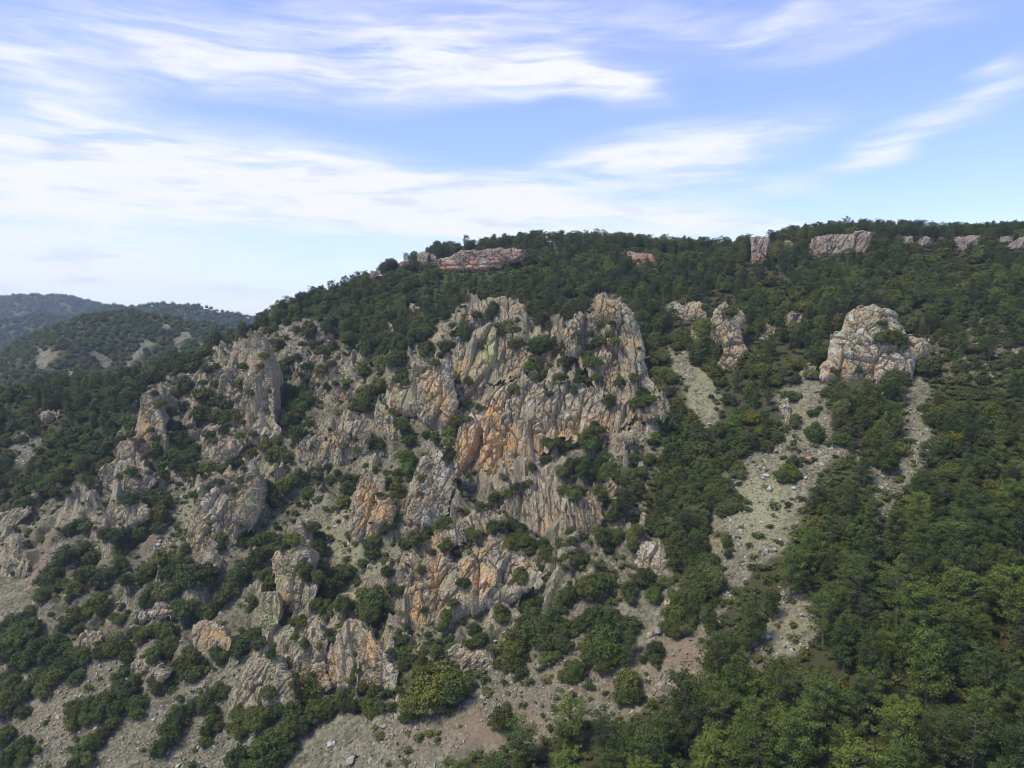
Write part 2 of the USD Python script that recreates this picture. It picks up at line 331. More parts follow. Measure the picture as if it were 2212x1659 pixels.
# canopy outlines: above these lines the forest is closed
UPPER = P((540, 700), (560, 660), (742, 600), (900, 530), (1000, 490), (1200, 480), (1450, 490), (1620, 470), (1830, 440), (2000, 460), (2500, 450), (3400, 420), (3400, 900), (2300, 900), (2040, 900), (2020, 840), (1985, 800),
          (1960, 845), (1890, 850), (1770, 830), (1745, 790), (1700, 840), (1640, 870), (1560, 840), (1545, 800), (1480, 750), (1440, 745), (1400, 760), (1380, 690), (1350, 640), (1290, 632), (1240, 690), (1190, 720), (1160, 700), (1125, 645), (1060, 636), (1000, 660),
          (940, 690), (930, 735), (850, 745), (800, 760), (740, 730), (700, 690), (640, 690), (600, 700))
MIDR = P((1400, 760), (1440, 745), (1450, 790), (1480, 840), (1500, 920), (1540, 935), (1560, 870), (1550, 820), (1640, 870), (1690, 880), (1700, 930), (1680, 955), (1600, 985), (1560, 1000), (1530, 1100), (1530, 1190), (1555, 1260), (1535, 1330), (1500, 1330), (1460, 1240), (1440, 1160), (1400, 1150), (1400, 1060), (1450, 960), (1455, 890), (1430, 850))
RIGHT = P((2020, 840), (2300, 800), (3400, 800), (3400, 1900), (960, 1800), (985, 1640), (1100, 1625), (1180, 1605), (1250, 1555), (1330, 1570), (1400, 1530), (1470, 1505), (1520, 1470), (1560, 1430), (1620, 1440), (1755, 1390), (1762, 1330), (1745, 1270), (1700, 1250), (1740, 1210), (1800, 1120), (1850, 1070), (1890, 1120), (1905, 1150), (1940, 1090), (2000, 1000), (2015, 930), (1985, 880))
OAKR = P((1700, 1195), (1735, 1105), (1768, 1040), (1797, 990), (1830, 990), (1868, 1018), (1890, 1060), (1900, 1150), (1850, 1230), (1760, 1240), (1720, 1260), (1690, 1290), (1655, 1350), (1640, 1400), (1600, 1440), (1550, 1440), (1535, 1400), (1570, 1305), (1612, 1252), (1660, 1205))
OAKT = P((1780, 835), (1900, 845), (1945, 870), (1950, 950), (1935, 990), (1895, 1010), (1850, 980), (1800, 920))
LEFT = P((-300, 900), (0, 845), (150, 815), (330, 780), (430, 740), (540, 690), (500, 745), (430, 780), (395, 800), (330, 825), (295, 880), (280, 945), (220, 1030), (150, 1065), (60, 1085), (-300, 1180), (-900, 1300), (-900, 960))
FOREST = shapely.union_all([UPPER, MIDR, RIGHT, OAKR, OAKT, LEFT]).difference(BARE)
ROCKY = P((560, 700), (740, 730), (850, 750), (940, 740), (1000, 660), (1160, 700), (1290, 640), (1400, 760), (1450, 900), (1400, 1050), (1400, 1160), (1340, 1300), (1200, 1400), (1060, 1480), (860, 1540), (500, 1560), (280, 1480), (160, 1400), (0, 1250), (0, 1090), (210, 1040), (300, 850), (430, 780))

wp = np.stack([_tx, _ty, TZ + CAM_Z], -1)
gu, gv = project(wp)
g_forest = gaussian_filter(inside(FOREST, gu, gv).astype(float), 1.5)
g_bare = gaussian_filter(inside(BARE, gu, gv).astype(float), 1.2)
g_rocky = gaussian_filter((inside(ROCKY, gu, gv) & ~inside(BARE, gu, gv)).astype(float), 2.0)
def ground_facets(x, y):
    """Broken blocks in the open ground: tilted cells with steps between them."""
    out = np.zeros(x.size)
    for cell, amp, tilt, sd in ((4.6, 0.85, 0.42, 1), (1.9, 0.42, 0.40, 2)):
        rr = np.random.default_rng(sd)
        q = np.stack([x.ravel() / cell, y.ravel() / (cell * 1.25)], -1)
        ii, jj = np.meshgrid(np.arange(math.floor(q[:, 0].min()) - 1, q[:, 0].max() + 2), np.arange(math.floor(q[:, 1].min()) - 1, q[:, 1].max() + 2), indexing='ij')
        c = np.stack([ii.ravel(), jj.ravel()], -1) + rr.uniform(0, 1, (ii.size, 2))
        k = cKDTree(c).query(q)[1]
        d = q - c[k]
        out += rr.uniform(-1, 1, len(c))[k] * amp + cell * (rr.normal(0, tilt, len(c))[k] * d[:, 0] + rr.normal(0, tilt, len(c))[k] * d[:, 1])
    return out.reshape(x.shape)


# broken ground among the crags: small ledges and ribs running down the slope
rib = fbm(np.stack([_tx / 3.4 + _ty * 0.05, _ty / 7.5, 0 * _tx], -1), 4, 21)
rib2 = np.abs(fbm(np.stack([_tx / 2.2, _ty / 4.0, 0 * _tx], -1), 3, 31) - 0.5) * 2
FACET = ground_facets(_tx, _ty)
CORE = P((820, 840), (900, 760), (1010, 640), (1150, 640), (1200, 700), (1290, 640), (1380, 680), (1450, 890), (1420, 985), (1310, 1120), (1200, 1270), (1100, 1350), (960, 1400), (860, 1500), (700, 1500), (500, 1540), (560, 1280), (600, 1180), (760, 1180), (760, 1000), (640, 1000), (640, 940), (800, 880))
LEFTC = P((210, 1040), (300, 840), (400, 800), (560, 735), (600, 960), (570, 1140), (430, 1220), (400, 1020), (340, 1050), (260, 1090))
UPC = P((610, 690), (720, 700), (830, 860), (700, 880), (620, 800))
bed = np.maximum(inside(CORE, gu, gv) * 1.0, np.maximum(inside(LEFTC, gu, gv) * 0.9, inside(UPC, gu, gv) * 0.8)) * ~inside(BARE.buffer(4), gu, gv)
bed = gaussian_filter(bed, 3.0) * smooth01(fbm(np.stack([_tx / 13, _ty / 13, 0 * _tx], -1), 3, 55), 0.34, 0.50)
bed = np.maximum(bed, 0.9 * g_rocky * smooth01(fbm(np.stack([_tx / 9, _ty / 9, 0 * _tx], -1), 3, 56), 0.56, 0.64))
TZ = TZ + g_rocky * (2.6 * (rib - 0.5) - 0.5 * rib2 + FACET * (0.75 + 1.1 * bed) + 1.1 * bed) + g_bare * 0.35 * (fbm(np.stack([_tx, _ty, 0 * _tx], -1) / 1.7, 2, 41) - 0.5)
wp[..., 2] = TZ + CAM_Z
red = np.zeros_like(TZ); lich = np.zeros_like(TZ)
for (u, v, ru, rv, s) in [(1450, 1440, 120, 60, .55), (1130, 1560, 180, 70, .6), (1250, 1440, 120, 60, .5), (330, 1150, 50, 90, .6), (90, 1220, 60, 90, .7), (160, 1560, 140, 90, .45), (900, 1600, 160, 50, .35), (1545, 1130, 20, 80, .55), (1500, 1400, 50, 50, .6), (1830, 950, 70, 40, .3), (380, 1420, 80, 60, .4), (1200, 1330, 120, 60, .35)]:
    red += 1.0 * s * np.exp(-((gu - u) / ru) ** 2 - ((gv - v) / rv) ** 2)
for (u, v, ru, rv, s) in [(1640, 1100, 90, 110, .75), (1510, 850, 50, 90, .6), (1700, 1340, 60, 90, .55), (1720, 900, 60, 90, .4), (1990, 930, 40, 90, .25), (720, 1160, 60, 70, .45), (800, 1220, 90, 50, .45), (1350, 1530, 120, 50, .25), (410, 1110, 25, 60, .5)]:
    lich += s * np.exp(-((gu - u) / ru) ** 2 - ((gv - v) / rv) ** 2)
nx_, ny_ = TZ.shape
idx = np.arange(nx_ * ny_).reshape(nx_, ny_)
quads = np.stack([idx[:-1, :-1], idx[1:, :-1], idx[1:, 1:], idx[:-1, 1:]], -1).reshape(-1, 4)
g_scrub = np.exp(-((gu - 2110) / 110) ** 2 - ((gv - 770) / 75) ** 2)
isbed = (bed.ravel()[quads].mean(1) > 0.45)


def compact(q):
    ids, inv = np.unique(q, return_inverse=True)
    return ids, inv.reshape(q.shape)


ids, q_ = compact(quads[~isbed])
m = usdkit.mesh(stage, '/World/mountain_side', (wp.reshape(-1, 3)[ids], q_), GROUND, smooth=True)
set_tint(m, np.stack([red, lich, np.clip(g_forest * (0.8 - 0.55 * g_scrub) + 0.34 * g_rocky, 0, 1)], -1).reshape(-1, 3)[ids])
ids, q_ = compact(quads[isbed])
bv = wp.reshape(-1, 3)[ids]
m2 = usdkit.mesh(stage, '/World/bedrock_slope', (bv, q_), ROCK)
set_tint(m2, np.clip(np.stack([0.02 + 0.7 * (fbm(bv / [3.2, 3.2, 7.0], 4, 5) - 0.45), 0.9 * (fbm(bv / 11.0, 3, 15) - 0.42), 0.2 + 0.5 * (fbm(bv / 1.6, 2, 17) - 0.5)], -1), 0, 1))
tag(m2, 'bare broken bedrock showing through the rubble between the crags', kind='structure')
tag(m, 'steep mountain side of rubble and soil under crags and trees', kind='structure')

# ------------------------------------------------------------------ hills behind, and the valley floor
HILL = plain('hill_soil', (0.075, 0.08, 0.045))


def hill(name, label, dist, prof, slope, depth, seed, step, mat, tint_bare=None):
    """A ridge at its own distance: prof lists (u, v) of the crest."""
    us = np.array([p[0] for p in prof], float); vs = np.array([p[1] for p in prof], float)
    d = direction(us, vs); d = d / d[:, 1:2]
    cx, cz = d[:, 0] * dist, d[:, 2] * dist
    xs, ys = np.arange(cx[0], cx[-1], step), np.arange(dist - depth, dist + depth * 0.5, step)
    X, Y = np.meshgrid(xs, ys, indexing='ij')
    crest = np.interp(X, cx, cz)
    crest = gaussian_filter(crest, (2, 0))
    q = np.stack([X, Y, 0 * X], -1)
    off = Y - dist - (fbm(q / (depth * 0.35), 2, seed) - 0.5) * depth * 0.3
    Z = crest - slope * np.where(off < 0, -off, off * 1.3) + (fbm(q / (depth * 0.16), 4, seed + 3) - 0.5) * depth * 0.07
    Z = np.minimum(Z, crest + 2)
    V = np.stack([X, Y, Z + CAM_Z], -1)
    n, k = X.shape
    ix = np.arange(n * k).reshape(n, k)
    mm = usdkit.mesh(stage, f'/World/{name}', (V.reshape(-1, 3), np.stack([ix[:-1, :-1], ix[1:, :-1], ix[1:, 1:], ix[:-1, 1:]], -1).reshape(-1, 4)), mat, smooth=True)
    tag(mm, label, kind='structure')
    return V, mm


MIDBARE = shapely.union_all([P((80, 745), (92, 762), (120, 765), (108, 780), (92, 800), (85, 775)), P((205, 755), (220, 765), (240, 780), (225, 800), (215, 780)), P((275, 780), (285, 775), (275, 800), (255, 805)), P((290, 760), (310, 750), (305, 765), (290, 775)),
                             P((350, 700), (372, 705), (360, 712)), P((375, 735), (390, 718), (410, 718), (415, 730), (395, 728), (378, 742)), P((370, 775), (385, 750), (390, 760), (378, 780)), P((425, 765), (435, 740), (440, 745), (432, 768)), P((340, 815), (350, 800), (360, 795), (352, 812)), P((0, 735), (35, 720), (30, 732), (0, 748)),
                             P((140, 800), (170, 800), (165, 815), (145, 818)), P((300, 740), (340, 735), (335, 745), (305, 752))])
mid_v, mid_m = hill('near_hill', 'wooded hill with small pale screes behind the mountain side', 560.0, [(-500, 832), (-250, 792), (0, 760), (60, 735), (140, 703), (190, 680), (235, 672), (290, 676), (350, 688), (400, 700), (450, 699), (480, 714), (520, 722), (600, 734), (760, 740), (1000, 770)], 0.42, 190, 61, 4.0, GROUND)
mu, mv = project(mid_v)
mid_bare = inside(MIDBARE.buffer(2), mu, mv)
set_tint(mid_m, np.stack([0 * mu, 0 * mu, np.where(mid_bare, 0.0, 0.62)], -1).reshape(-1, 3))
far_v, far_m = hill('far_hill', 'bluish wooded ridge behind the near hill', 1150.0, [(-700, 700), (0, 694), (150, 676), (220, 666), (285, 659), (340, 661), (380, 660), (420, 665), (455, 669), (490, 677), (520, 683), (545, 690), (580, 694), (700, 694), (1000, 700)], 0.36, 330, 71, 9.0, HILL)
blue_v, blue_m = hill('farthest_hill', 'blue hazy flat-topped hill at the left edge', 1700.0, [(-900, 655), (-400, 650), (0, 649), (35, 644), (70, 641), (130, 642), (165, 648), (190, 655), (230, 668), (330, 690), (500, 700), (800, 705)], 0.33, 480, 81, 12.0, HILL)
xs = np.linspace(-3400, 3400, 41)
X, Y = np.meshgrid(xs, np.linspace(-1200, 3400, 31), indexing='ij')
Z = -165 + 14 * (fbm(np.stack([X, Y, 0 * X], -1) / 700, 3, 7) - 0.5) + CAM_Z
ix = np.arange(X.size).reshape(X.shape)
m = usdkit.mesh(stage, '/World/valley_floor', (np.stack([X, Y, Z], -1).reshape(-1, 3), np.stack([ix[:-1, :-1], ix[1:, :-1], ix[1:, 1:], ix[:-1, 1:]], -1).reshape(-1, 4)), HILL, smooth=True)
tag(m, 'dark wooded valley floor', kind='structure')

# ------------------------------------------------------------------ crags
OCHRE = [(930, 830, 25, 35, .8), (960, 870, 25, 40, .6), (1060, 900, 30, 55, .6), (1075, 965, 60, 55, .75), (1110, 1005, 60, 35, .75), (1240, 935, 75, 26, .6), (1290, 912, 45, 18, .6), (1000, 960, 40, 40, .4), (1000, 790, 20, 25, .5),
         (800, 1085, 25, 45, .55), (830, 1110, 20, 30, .7), (900, 1322, 25, 16, .95), (940, 1225, 12, 50, .9), (1046, 1252, 14, 26, 1), (1110, 1230, 30, 20, .5), (805, 1410, 14, 40, .6), (640, 1445, 18, 14, .6), (1810, 782, 18, 13, .9),
         (1895, 795, 14, 16, .9), (1788, 812, 12, 10, 1), (1912, 780, 14, 22, .6), (1562, 725, 12, 14, .9), (1512, 672, 12, 12, .6), (1385, 564, 26, 12, 1.2), (310, 930, 20, 60, .3), (356, 960, 8, 30, .6), (1020, 576, 60, 9, .8), (960, 575, 15, 10, .5),
         (1640, 560, 20, 20, .8), (1780, 552, 30, 8, .9), (1805, 562, 8, 10, 1), (1860, 550, 20, 5, 1), (840, 885, 18, 35, .4), (600, 1310, 25, 18, .5), (470, 1370, 25, 12, .6), (310, 1480, 10, 25, .6), (1190, 1120, 20, 30, .3), (920, 1180, 30, 20, .4), (1000, 1210, 20, 30, .4)]
LICHEN = [(1065, 742, 20, 55, .8), (1060, 800, 18, 22, .8), (1135, 770, 14, 36, .6), (960, 720, 12, 20, .5), (822, 885, 8, 30, .5), (617, 1245, 26, 50, .45), (578, 1335, 18, 38, .65), (1430, 850, 15, 15, .5), (740, 800, 10, 15, .5), (600, 1330, 12, 40, .3), (850, 1480, 15, 18, .4), (1810, 700, 30, 30, .2), (1135, 970, 15, 30, .2), (355, 930, 8, 30, .35), (560, 760, 20, 30, .25)]
LANDMARKS, CLIFFS = [], []
zbuf = np.full((440, 600), 1e9)          # nearest crag depth per 4 x 4 traced units, for standing bushes on the crags
ZC = 4.0


def voronoi_facets(a, b, sa, sb, amp, tilt, crack, r):
    """Broken faces: cells (sa across, sb along) each set in or out and tilted; cracks between them."""
    qa, qb = a / sa, b / sb
    lo, hi = np.array([qa.min() - 2, qb.min() - 2]), np.array([qa.max() + 2, qb.max() + 2])
    ii, jj = np.meshgrid(np.arange(math.floor(lo[0]), math.ceil(hi[0])), np.arange(math.floor(lo[1]), math.ceil(hi[1])), indexing='ij')
    c = np.stack([ii.ravel(), jj.ravel()], -1) + r.uniform(0.02, 0.98, (ii.size, 2))
    d, k = cKDTree(c).query(np.stack([qa, qb], -1), k=2)
    i = k[:, 0]
    off, ga, gb = r.uniform(-1, 1, len(c)), r.normal(0, tilt, len(c)), r.normal(0, tilt * 0.6, len(c))
    w = off[i] * amp + ga[i] * (qa - c[i, 0]) * sa * 0.5 + gb[i] * (qb - c[i, 1]) * sb * 0.5
    w -= crack * np.exp(-((d[:, 1] - d[:, 0]) / 0.075) ** 2)
    return w, off[i], r.uniform(-1, 1, len(c))[i]


def crag(name, label, cat, outline, strata=8, lean=0.5, sa=3.2, sb=9.0, rough=1.0, jag=1.0, mat=None, bulge=1.0, thick=1.0, profile=None, group=None, ochre=0.0, pale=0.0, fine=1.0, seed=None):
    """One outcrop: its outline stands on a plane leaning against the slope where it meets the ground; a broken front, a back buried in the hill."""
    mat = mat or ROCK
    r = np.random.default_rng(abs(hash_text(label)) if seed is None else seed)
    poly = Polygon(outline).buffer(0)
    if poly.geom_type != 'Polygon':
        poly = max(poly.geoms, key=lambda g: g.area)
    u0, v0, u1, v1 = poly.bounds
    uu, vv = np.meshgrid(np.linspace(u0, u1, 14), np.linspace(v0, v1, 14), indexing='ij')
    keep = inside(poly, uu, vv)
    pg, ok = hit_ground(uu[keep], vv[keep])
    pg = pg[ok]
    base_u, base_v = [], []
    for ua in np.linspace(u0 + 2, u1 - 2, 9):
        line = poly.intersection(shapely.LineString([(ua, v0 - 5), (ua, v1 + 5)]))
        if not line.is_empty:
            base_u.append(ua); base_v.append(line.bounds[3])
    pb, okb = hit_ground(np.array(base_u), np.array(base_v))
    pb = pb[okb]
    for drop in (10, 20, 35, 60):
        if len(pb) == 0:
            pb, okb = hit_ground(np.array(base_u), np.array(base_v) + drop)
            pb = pb[okb]
    if len(pg) > 6:
        A = np.stack([np.ones(len(pg)), pg[:, 0], pg[:, 2]], -1)
        _, k, mz = np.linalg.lstsq(A, pg[:, 1], rcond=None)[0]
    else:
        k, mz = 0.0, 1.5
    k = float(np.clip(k, -0.55, 0.55)); mz = float(np.clip(0.85 * lean * mz, 0.08, 1.0))
    c = float(np.percentile(pb[:, 1] - k * pb[:, 0] - mz * pb[:, 2], 45))
    nrm = np.array([k, -1.0, mz]); nrm /= np.linalg.norm(nrm)
    S = np.array([1.0, k, 0.0]); S /= np.linalg.norm(S)
    T = np.cross(S, nrm); T *= np.sign(T[2])
    ring = np.array(poly.exterior.coords)
    d = direction(ring[:, 0], ring[:, 1])
    lam = c / (d[:, 1] - k * d[:, 0] - mz * d[:, 2])
    O = np.array([0, c, 0.0])
    w3 = d * lam[:, None] - O
    st = np.stack([w3 @ S, w3 @ T], -1)
    wp_ = Polygon(st).buffer(0)
    if wp_.geom_type != 'Polygon':
        wp_ = max(wp_.geoms, key=lambda g: g.area)
    dist = float(np.median(lam))
    h = max(0.16, dist / 731.0 * 0.80) / fine
    s0, t0, s1, t1 = wp_.bounds
    size = math.sqrt(wp_.area)
    ss, tt = np.arange(s0 - 3 * h - 1, s1 + 3 * h + 1, h), np.arange(t0 - 3 * h - 1, t1 + 3 * h + 1, h)
    Sg, Tg = np.meshgrid(ss, tt, indexing='ij')
    th = math.radians(strata)
    q3 = np.stack([Sg, Tg, 0 * Sg], -1)
    wa = (fbm(q3 / 6.0, 2, int(r.integers(999))) - 0.5) * 1.3
    wb = (fbm(q3 / 6.0, 2, int(r.integers(999))) - 0.5) * 1.6
    a = (Sg * math.cos(th) - Tg * math.sin(th) + wa).ravel()
    b = (Sg * math.sin(th) + Tg * math.cos(th) + wb).ravel()
    sc = float(np.clip(size / 22.0, 0.45, 1.25))
    A = rough * sc
    if mat is CLIFF:
        jag *= 0.5
    w0, c0, e0 = voronoi_facets(a, b, sa * sc * 2.8, sb * sc * 2.4, 1.3 * A, 0.16, 0.35 * A, r)
    w1, c1, e1 = voronoi_facets(a, b, sa * sc * 1.5, sb * sc * 1.3, 1.1 * A, 0.24, 1.0 * A, r)
    w2, c2, e2 = voronoi_facets(a + 0.15 * wb.ravel(), b, sa * sc * 0.6, sb * sc * 0.38, 0.52 * A, 0.30, 0.70 * A, r)
    w4, c4, e4 = voronoi_facets(a, b + 0.2 * wa.ravel(), max(0.5, sa * sc * 0.26), max(0.75, sb * sc * 0.17), 0.27 * A, 0.40, 0.30 * A, r)
    rugged = np.clip(0.45 + 3.2 * (fbm(q3 / (4.5 * sc), 2, int(r.integers(999))).ravel() - 0.38), 0.3, 1.4)
    w2 = w2 * rugged; w4 = w4 * np.clip(rugged, 0.3, 1.2)
    w1 = w1 + w0
    big = (fbm(np.stack([Sg / (size * 0.22), Tg / (size * 0.5), 0 * Sg], -1), 3, int(r.integers(999))) - 0.5).ravel()
    # ragged outline: small pillars end at different heights
    jt = 1.25 * jag * sc * (1.05 * c2 + 0.55 * c4 + 0.7 * c1)
    js = jag * sc * (0.45 * e2 + 0.3 * e4)
    topness = smooth01(Tg.ravel(), t0 + 0.1 * (t1 - t0), t0 + 0.5 * (t1 - t0))
    mask = inside(wp_, Sg.ravel() + js, Tg.ravel() + jt * (0.4 + 0.6 * topness)).reshape(Sg.shape)
    mask[0] = mask[-1] = False; mask[:, 0] = mask[:, -1] = False
    e = np.clip(distance_transform_edt(mask) * h - 0.5 * h, 0, None).ravel()
    kk = max(0.7, 0.045 * size)
    body = bulge * 0.10 * size * (1 - np.exp(-e / kk))
    fade = 1 - np.exp(-e / (0.7 * sc + 0.2))
    front = body + fade * (w1 + w2 + w4 + 1.6 * rough * sc * big)
    if profile is not None:
        f = (Tg.ravel() - t0) / (t1 - t0)
        front += fade * np.interp(f, [p[0] for p in profile], [p[1] for p in profile])
    back = -thick * np.minimum(1.6 * e, float(np.clip(0.42 * size, 2.0, 15.0))) * (1 + 0.25 * c1)
    back = np.minimum(back, front - 0.3 * np.minimum(e, 1.0))
    base3 = O + Sg.ravel()[:, None] * S + Tg.ravel()[:, None] * T
    fp = base3 + front[:, None] * nrm
    horiz = np.array([nrm[0], nrm[1], 0]); horiz /= np.linalg.norm(horiz)
    bp = base3 + back[:, None] * horiz
    n_, m_ = Sg.shape
    cellmask = mask[:-1, :-1] & mask[1:, :-1] & mask[1:, 1:] & mask[:-1, 1:]
    gid = np.arange(n_ * m_).reshape(n_, m_)
    qf = np.stack([gid[:-1, :-1], gid[1:, :-1], gid[1:, 1:], gid[:-1, 1:]], -1)[cellmask]
    # border vertices are shared by front and back
    cnt = np.zeros(n_ * m_, int); np.add.at(cnt, qf.ravel(), 1)
    used = cnt > 0
    border = used & (cnt < 4)
    mid = 0.5 * (fp + bp)
    fp[border] = (base3 + np.minimum(front, 0.2 * sc)[:, None] * 0.5 * nrm)[border]
    newf = np.full(n_ * m_, -1); newf[used] = np.arange(used.sum())
    inner = used & ~border
    newb = newf.copy(); newb[inner] = used.sum() + np.arange(inner.sum())
    V = np.vstack([fp[used], bp[inner]]) + [0, 0, CAM_Z]
    Fq = np.vstack([newf[qf], newb[qf][:, ::-1]])
    tri = np.vstack([Fq[:, [0, 1, 2]], Fq[:, [0, 2, 3]]])
    # colours that belong to the rock: ochre where it broke lately, lichen on old faces, pale weathered blocks
    fu, fv = project(V)
    pn = V / 7.0
    oc = 0.12 + 0.75 * (fbm(V / [3.2, 3.2, 9.0], 4, 5) - 0.45) + 0.3 * (fbm(pn, 2, 6) - 0.5) + ochre
    li = 0.9 * (fbm(V / 11.0, 3, 15) - 0.42)
    for (uo, vo, ru, rv, s) in OCHRE:
        oc = oc + 0.55 * s * np.exp(-((fu - uo) / ru) ** 2 - ((fv - vo) / rv) ** 2)
    for (uo, vo, ru, rv, s) in LICHEN:
        li = li + 0.6 * s * np.exp(-((fu - uo) / ru) ** 2 - ((fv - vo) / rv) ** 2)
    if mat is CLIFF:
        oc = oc - 0.16
    cell = np.concatenate([(0.14 * e2 + 0.10 * e4)[used], np.zeros(inner.sum())])
    cellp = np.concatenate([(0.24 * c4 + 0.2 * e1)[used], np.zeros(inner.sum())])
    oc = oc + cell
    path = f'/World/{numbered(name)}'
    mm = usdkit.mesh(stage, path, (V, tri), mat)
    set_tint(mm, np.stack([np.clip(oc, 0, 1), np.clip(li, 0, 1), np.clip(0.2 + cellp + pale, 0, 1)], -1))
    tag(mm, label, cat, group)
    fr = fp[used]
    iu = np.clip((fu[:len(fr)] / ZC).astype(int) + 20, 0, 599); iv = np.clip((fv[:len(fr)] / ZC).astype(int), 0, 439)
    np.minimum.at(zbuf, (iv, iu), fr[:, 1])
    LANDMARKS.append((label, poly))
    if mat is CLIFF:
        CLIFFS.append(poly)
    return mm


def hash_text(s):
    x = 7
    for ch in s:
        x = (x * 131 + ord(ch)) % 2147483647
    return x



R = lambda name, label, pts, cat='rock outcrop', **kw: crag(name, label, cat, pts, **kw)
# the cliffs along the skyline
R('sandstone_cliff', 'long banded reddish cliff with an undercut base below the summit', [(950, 557), (944, 564), (945, 577), (954, 588), (977, 593), (1000, 589), (1037, 598), (1057, 591), (1060, 582), (1084, 582), (1090, 569), (1130, 566), (1137, 539), (1104, 535), (1070, 535), (1037, 539), (997, 540), (984, 546), (970, 555)], 'cliff', mat=CLIFF, strata=3, lean=0.12, sa=4.5, sb=4.0, rough=.5, jag=.35, profile=[(0, -3.4), (.16, -2.8), (.23, 0.3), (.30, 0.5), (.36, -.4), (.42, .3), (1, 0)], ochre=.12)
R('sandstone_cliff', 'low grey cliff joining the left end of the long banded cliff', [(900, 547), (898, 566), (915, 571), (944, 568), (946, 556), (935, 547), (915, 543)], 'cliff', mat=CLIFF, lean=.2, rough=.6, jag=.6)
R('rock_outcrop', 'small grey ledge on the left skyline below the low cliff', [(848, 572), (870, 562), (888, 560), (886, 572), (860, 582), (846, 584)], mat=CLIFF, lean=.3, rough=.6)
R('rock_outcrop', 'small pinkish block standing on the left skyline among trees', [(795, 592), (803, 584), (822, 584), (824, 592), (812, 600), (796, 604)], mat=CLIFF, lean=.3, rough=.6)
R('sandstone_cliff', 'small orange cliff half hidden under oaks on the summit slope', [(1352, 543), (1356, 558), (1370, 568), (1385, 576), (1400, 571), (1430, 562), (1432, 553), (1395, 546)], 'cliff', mat=CLIFF, lean=.2, rough=.6, ochre=.2)
R('rock_tower', 'tall narrow cliff pillar with a reddish foot on the skyline', [(1618, 509), (1622, 531), (1621, 574), (1638, 579), (1655, 559), (1666, 521), (1662, 512), (1640, 509), (1630, 511)], 'cliff', mat=CLIFF, strata=2, lean=.12, sa=2.6, sb=9, rough=.7, jag=.5)
R('sandstone_cliff', 'broad grey block cliff under the tallest skyline pine', [(1752, 514), (1748, 534), (1744, 554), (1762, 553), (1775, 559), (1802, 559), (1806, 573), (1810, 559), (1842, 549), (1868, 549), (1879, 534), (1886, 500), (1845, 496), (1842, 503), (1795, 506), (1765, 510)], 'cliff', mat=CLIFF, strata=4, lean=.12, sa=4.0, sb=9, rough=.75, jag=.5, profile=[(0, -1.6), (.25, -1.2), (.34, 0), (1, 0)])
R('rock_outcrop', 'two low pale rocks between the pillar and the broad block cliff', [(1685, 525), (1695, 518), (1715, 520), (1718, 535), (1700, 540), (1688, 536)], mat=CLIFF, lean=.3, rough=.6)
R('rock_tower', 'leftmost small square pillar of the row on the right skyline', [(1953, 510), (1951, 526), (1960, 531), (1973, 528), (1972, 509)], 'rock pillar', mat=CLIFF, lean=.12, rough=.5, jag=.4)
R('rock_tower', 'second small pillar of the row on the right skyline', [(1990, 511), (1987, 534), (2000, 536), (2012, 532), (2010, 513), (2000, 509)], 'rock pillar', mat=CLIFF, lean=.12, rough=.5, jag=.4)
R('rock_tower', 'narrowest pillar of the row on the right skyline', [(2028, 510), (2029, 525), (2041, 526), (2042, 509)], 'rock pillar', mat=CLIFF, lean=.12, rough=.5, jag=.4)
R('sandstone_cliff', 'widest block of the row on the right skyline', [(2060, 511), (2055, 541), (2070, 543), (2088, 546), (2092, 531), (2106, 533), (2119, 524), (2120, 508), (2100, 507), (2085, 510)], 'cliff', mat=CLIFF, lean=.12, rough=.6, jag=.5)
R('sandstone_cliff', 'small dark ledge near the right end of the skyline', [(2160, 511), (2158, 521), (2172, 528), (2188, 527), (2190, 512), (2175, 508)], 'cliff', mat=CLIFF, lean=.12, rough=.5, jag=.4)
R('sandstone_cliff', 'dark overhanging cliff cut by the right edge of the picture', [(2200, 513), (2195, 535), (2205, 556), (2240, 560), (2250, 510), (2215, 508)], 'cliff', mat=CLIFF, lean=.12, rough=.6, jag=.5, profile=[(0, -2), (.3, -1.5), (.4, 0), (1, 0)])
# the crags of the middle slope
R('rock_outcrop', 'rounded grey summit crag behind the lichen pyramid', [(1086, 641), (1054, 644), (1024, 654), (1018, 671), (1044, 679), (1046, 700), (1064, 705), (1090, 704), (1104, 695), (1120, 713), (1137, 710), (1150, 701), (1144, 677), (1134, 657), (1117, 647)], strata=-12, jag=.8)
R('rock_spire', 'small pale tooth left of the rounded summit crag', [(1010, 672), (1003, 701), (1017, 716), (1036, 709), (1034, 694), (1020, 680)], 'rock spire', jag=.7)
R('rock_outcrop', 'split pale crag left of the small tooth', [(950, 695), (944, 724), (946, 742), (968, 735), (974, 715), (986, 700), (986, 672), (977, 684), (968, 697)], jag=.8)
R('rock_outcrop', 'pyramid crag streaked with yellow green lichen', [(1057, 697), (1030, 704), (1020, 717), (1014, 741), (990, 751), (980, 764), (970, 774), (974, 791), (984, 807), (990, 834), (1000, 873), (1020, 880), (1040, 862), (1064, 840), (1080, 828), (1104, 822), (1137, 810), (1150, 801), (1141, 784), (1137, 754), (1107, 744), (1100, 724), (1080, 715), (1074, 700)], strata=2, sa=3.4, sb=12, lean=.42)
R('rock_outcrop', 'grey and orange wall left of the lichen pyramid', [(914, 771), (894, 784), (887, 801), (880, 834), (864, 836), (847, 807), (840, 834), (822, 861), (835, 882), (857, 899), (877, 906), (904, 900), (914, 919), (944, 930), (967, 924), (992, 906), (992, 874), (985, 834), (977, 797), (967, 774), (947, 770), (940, 785), (927, 789)], strata=6, sb=11, lean=.35)
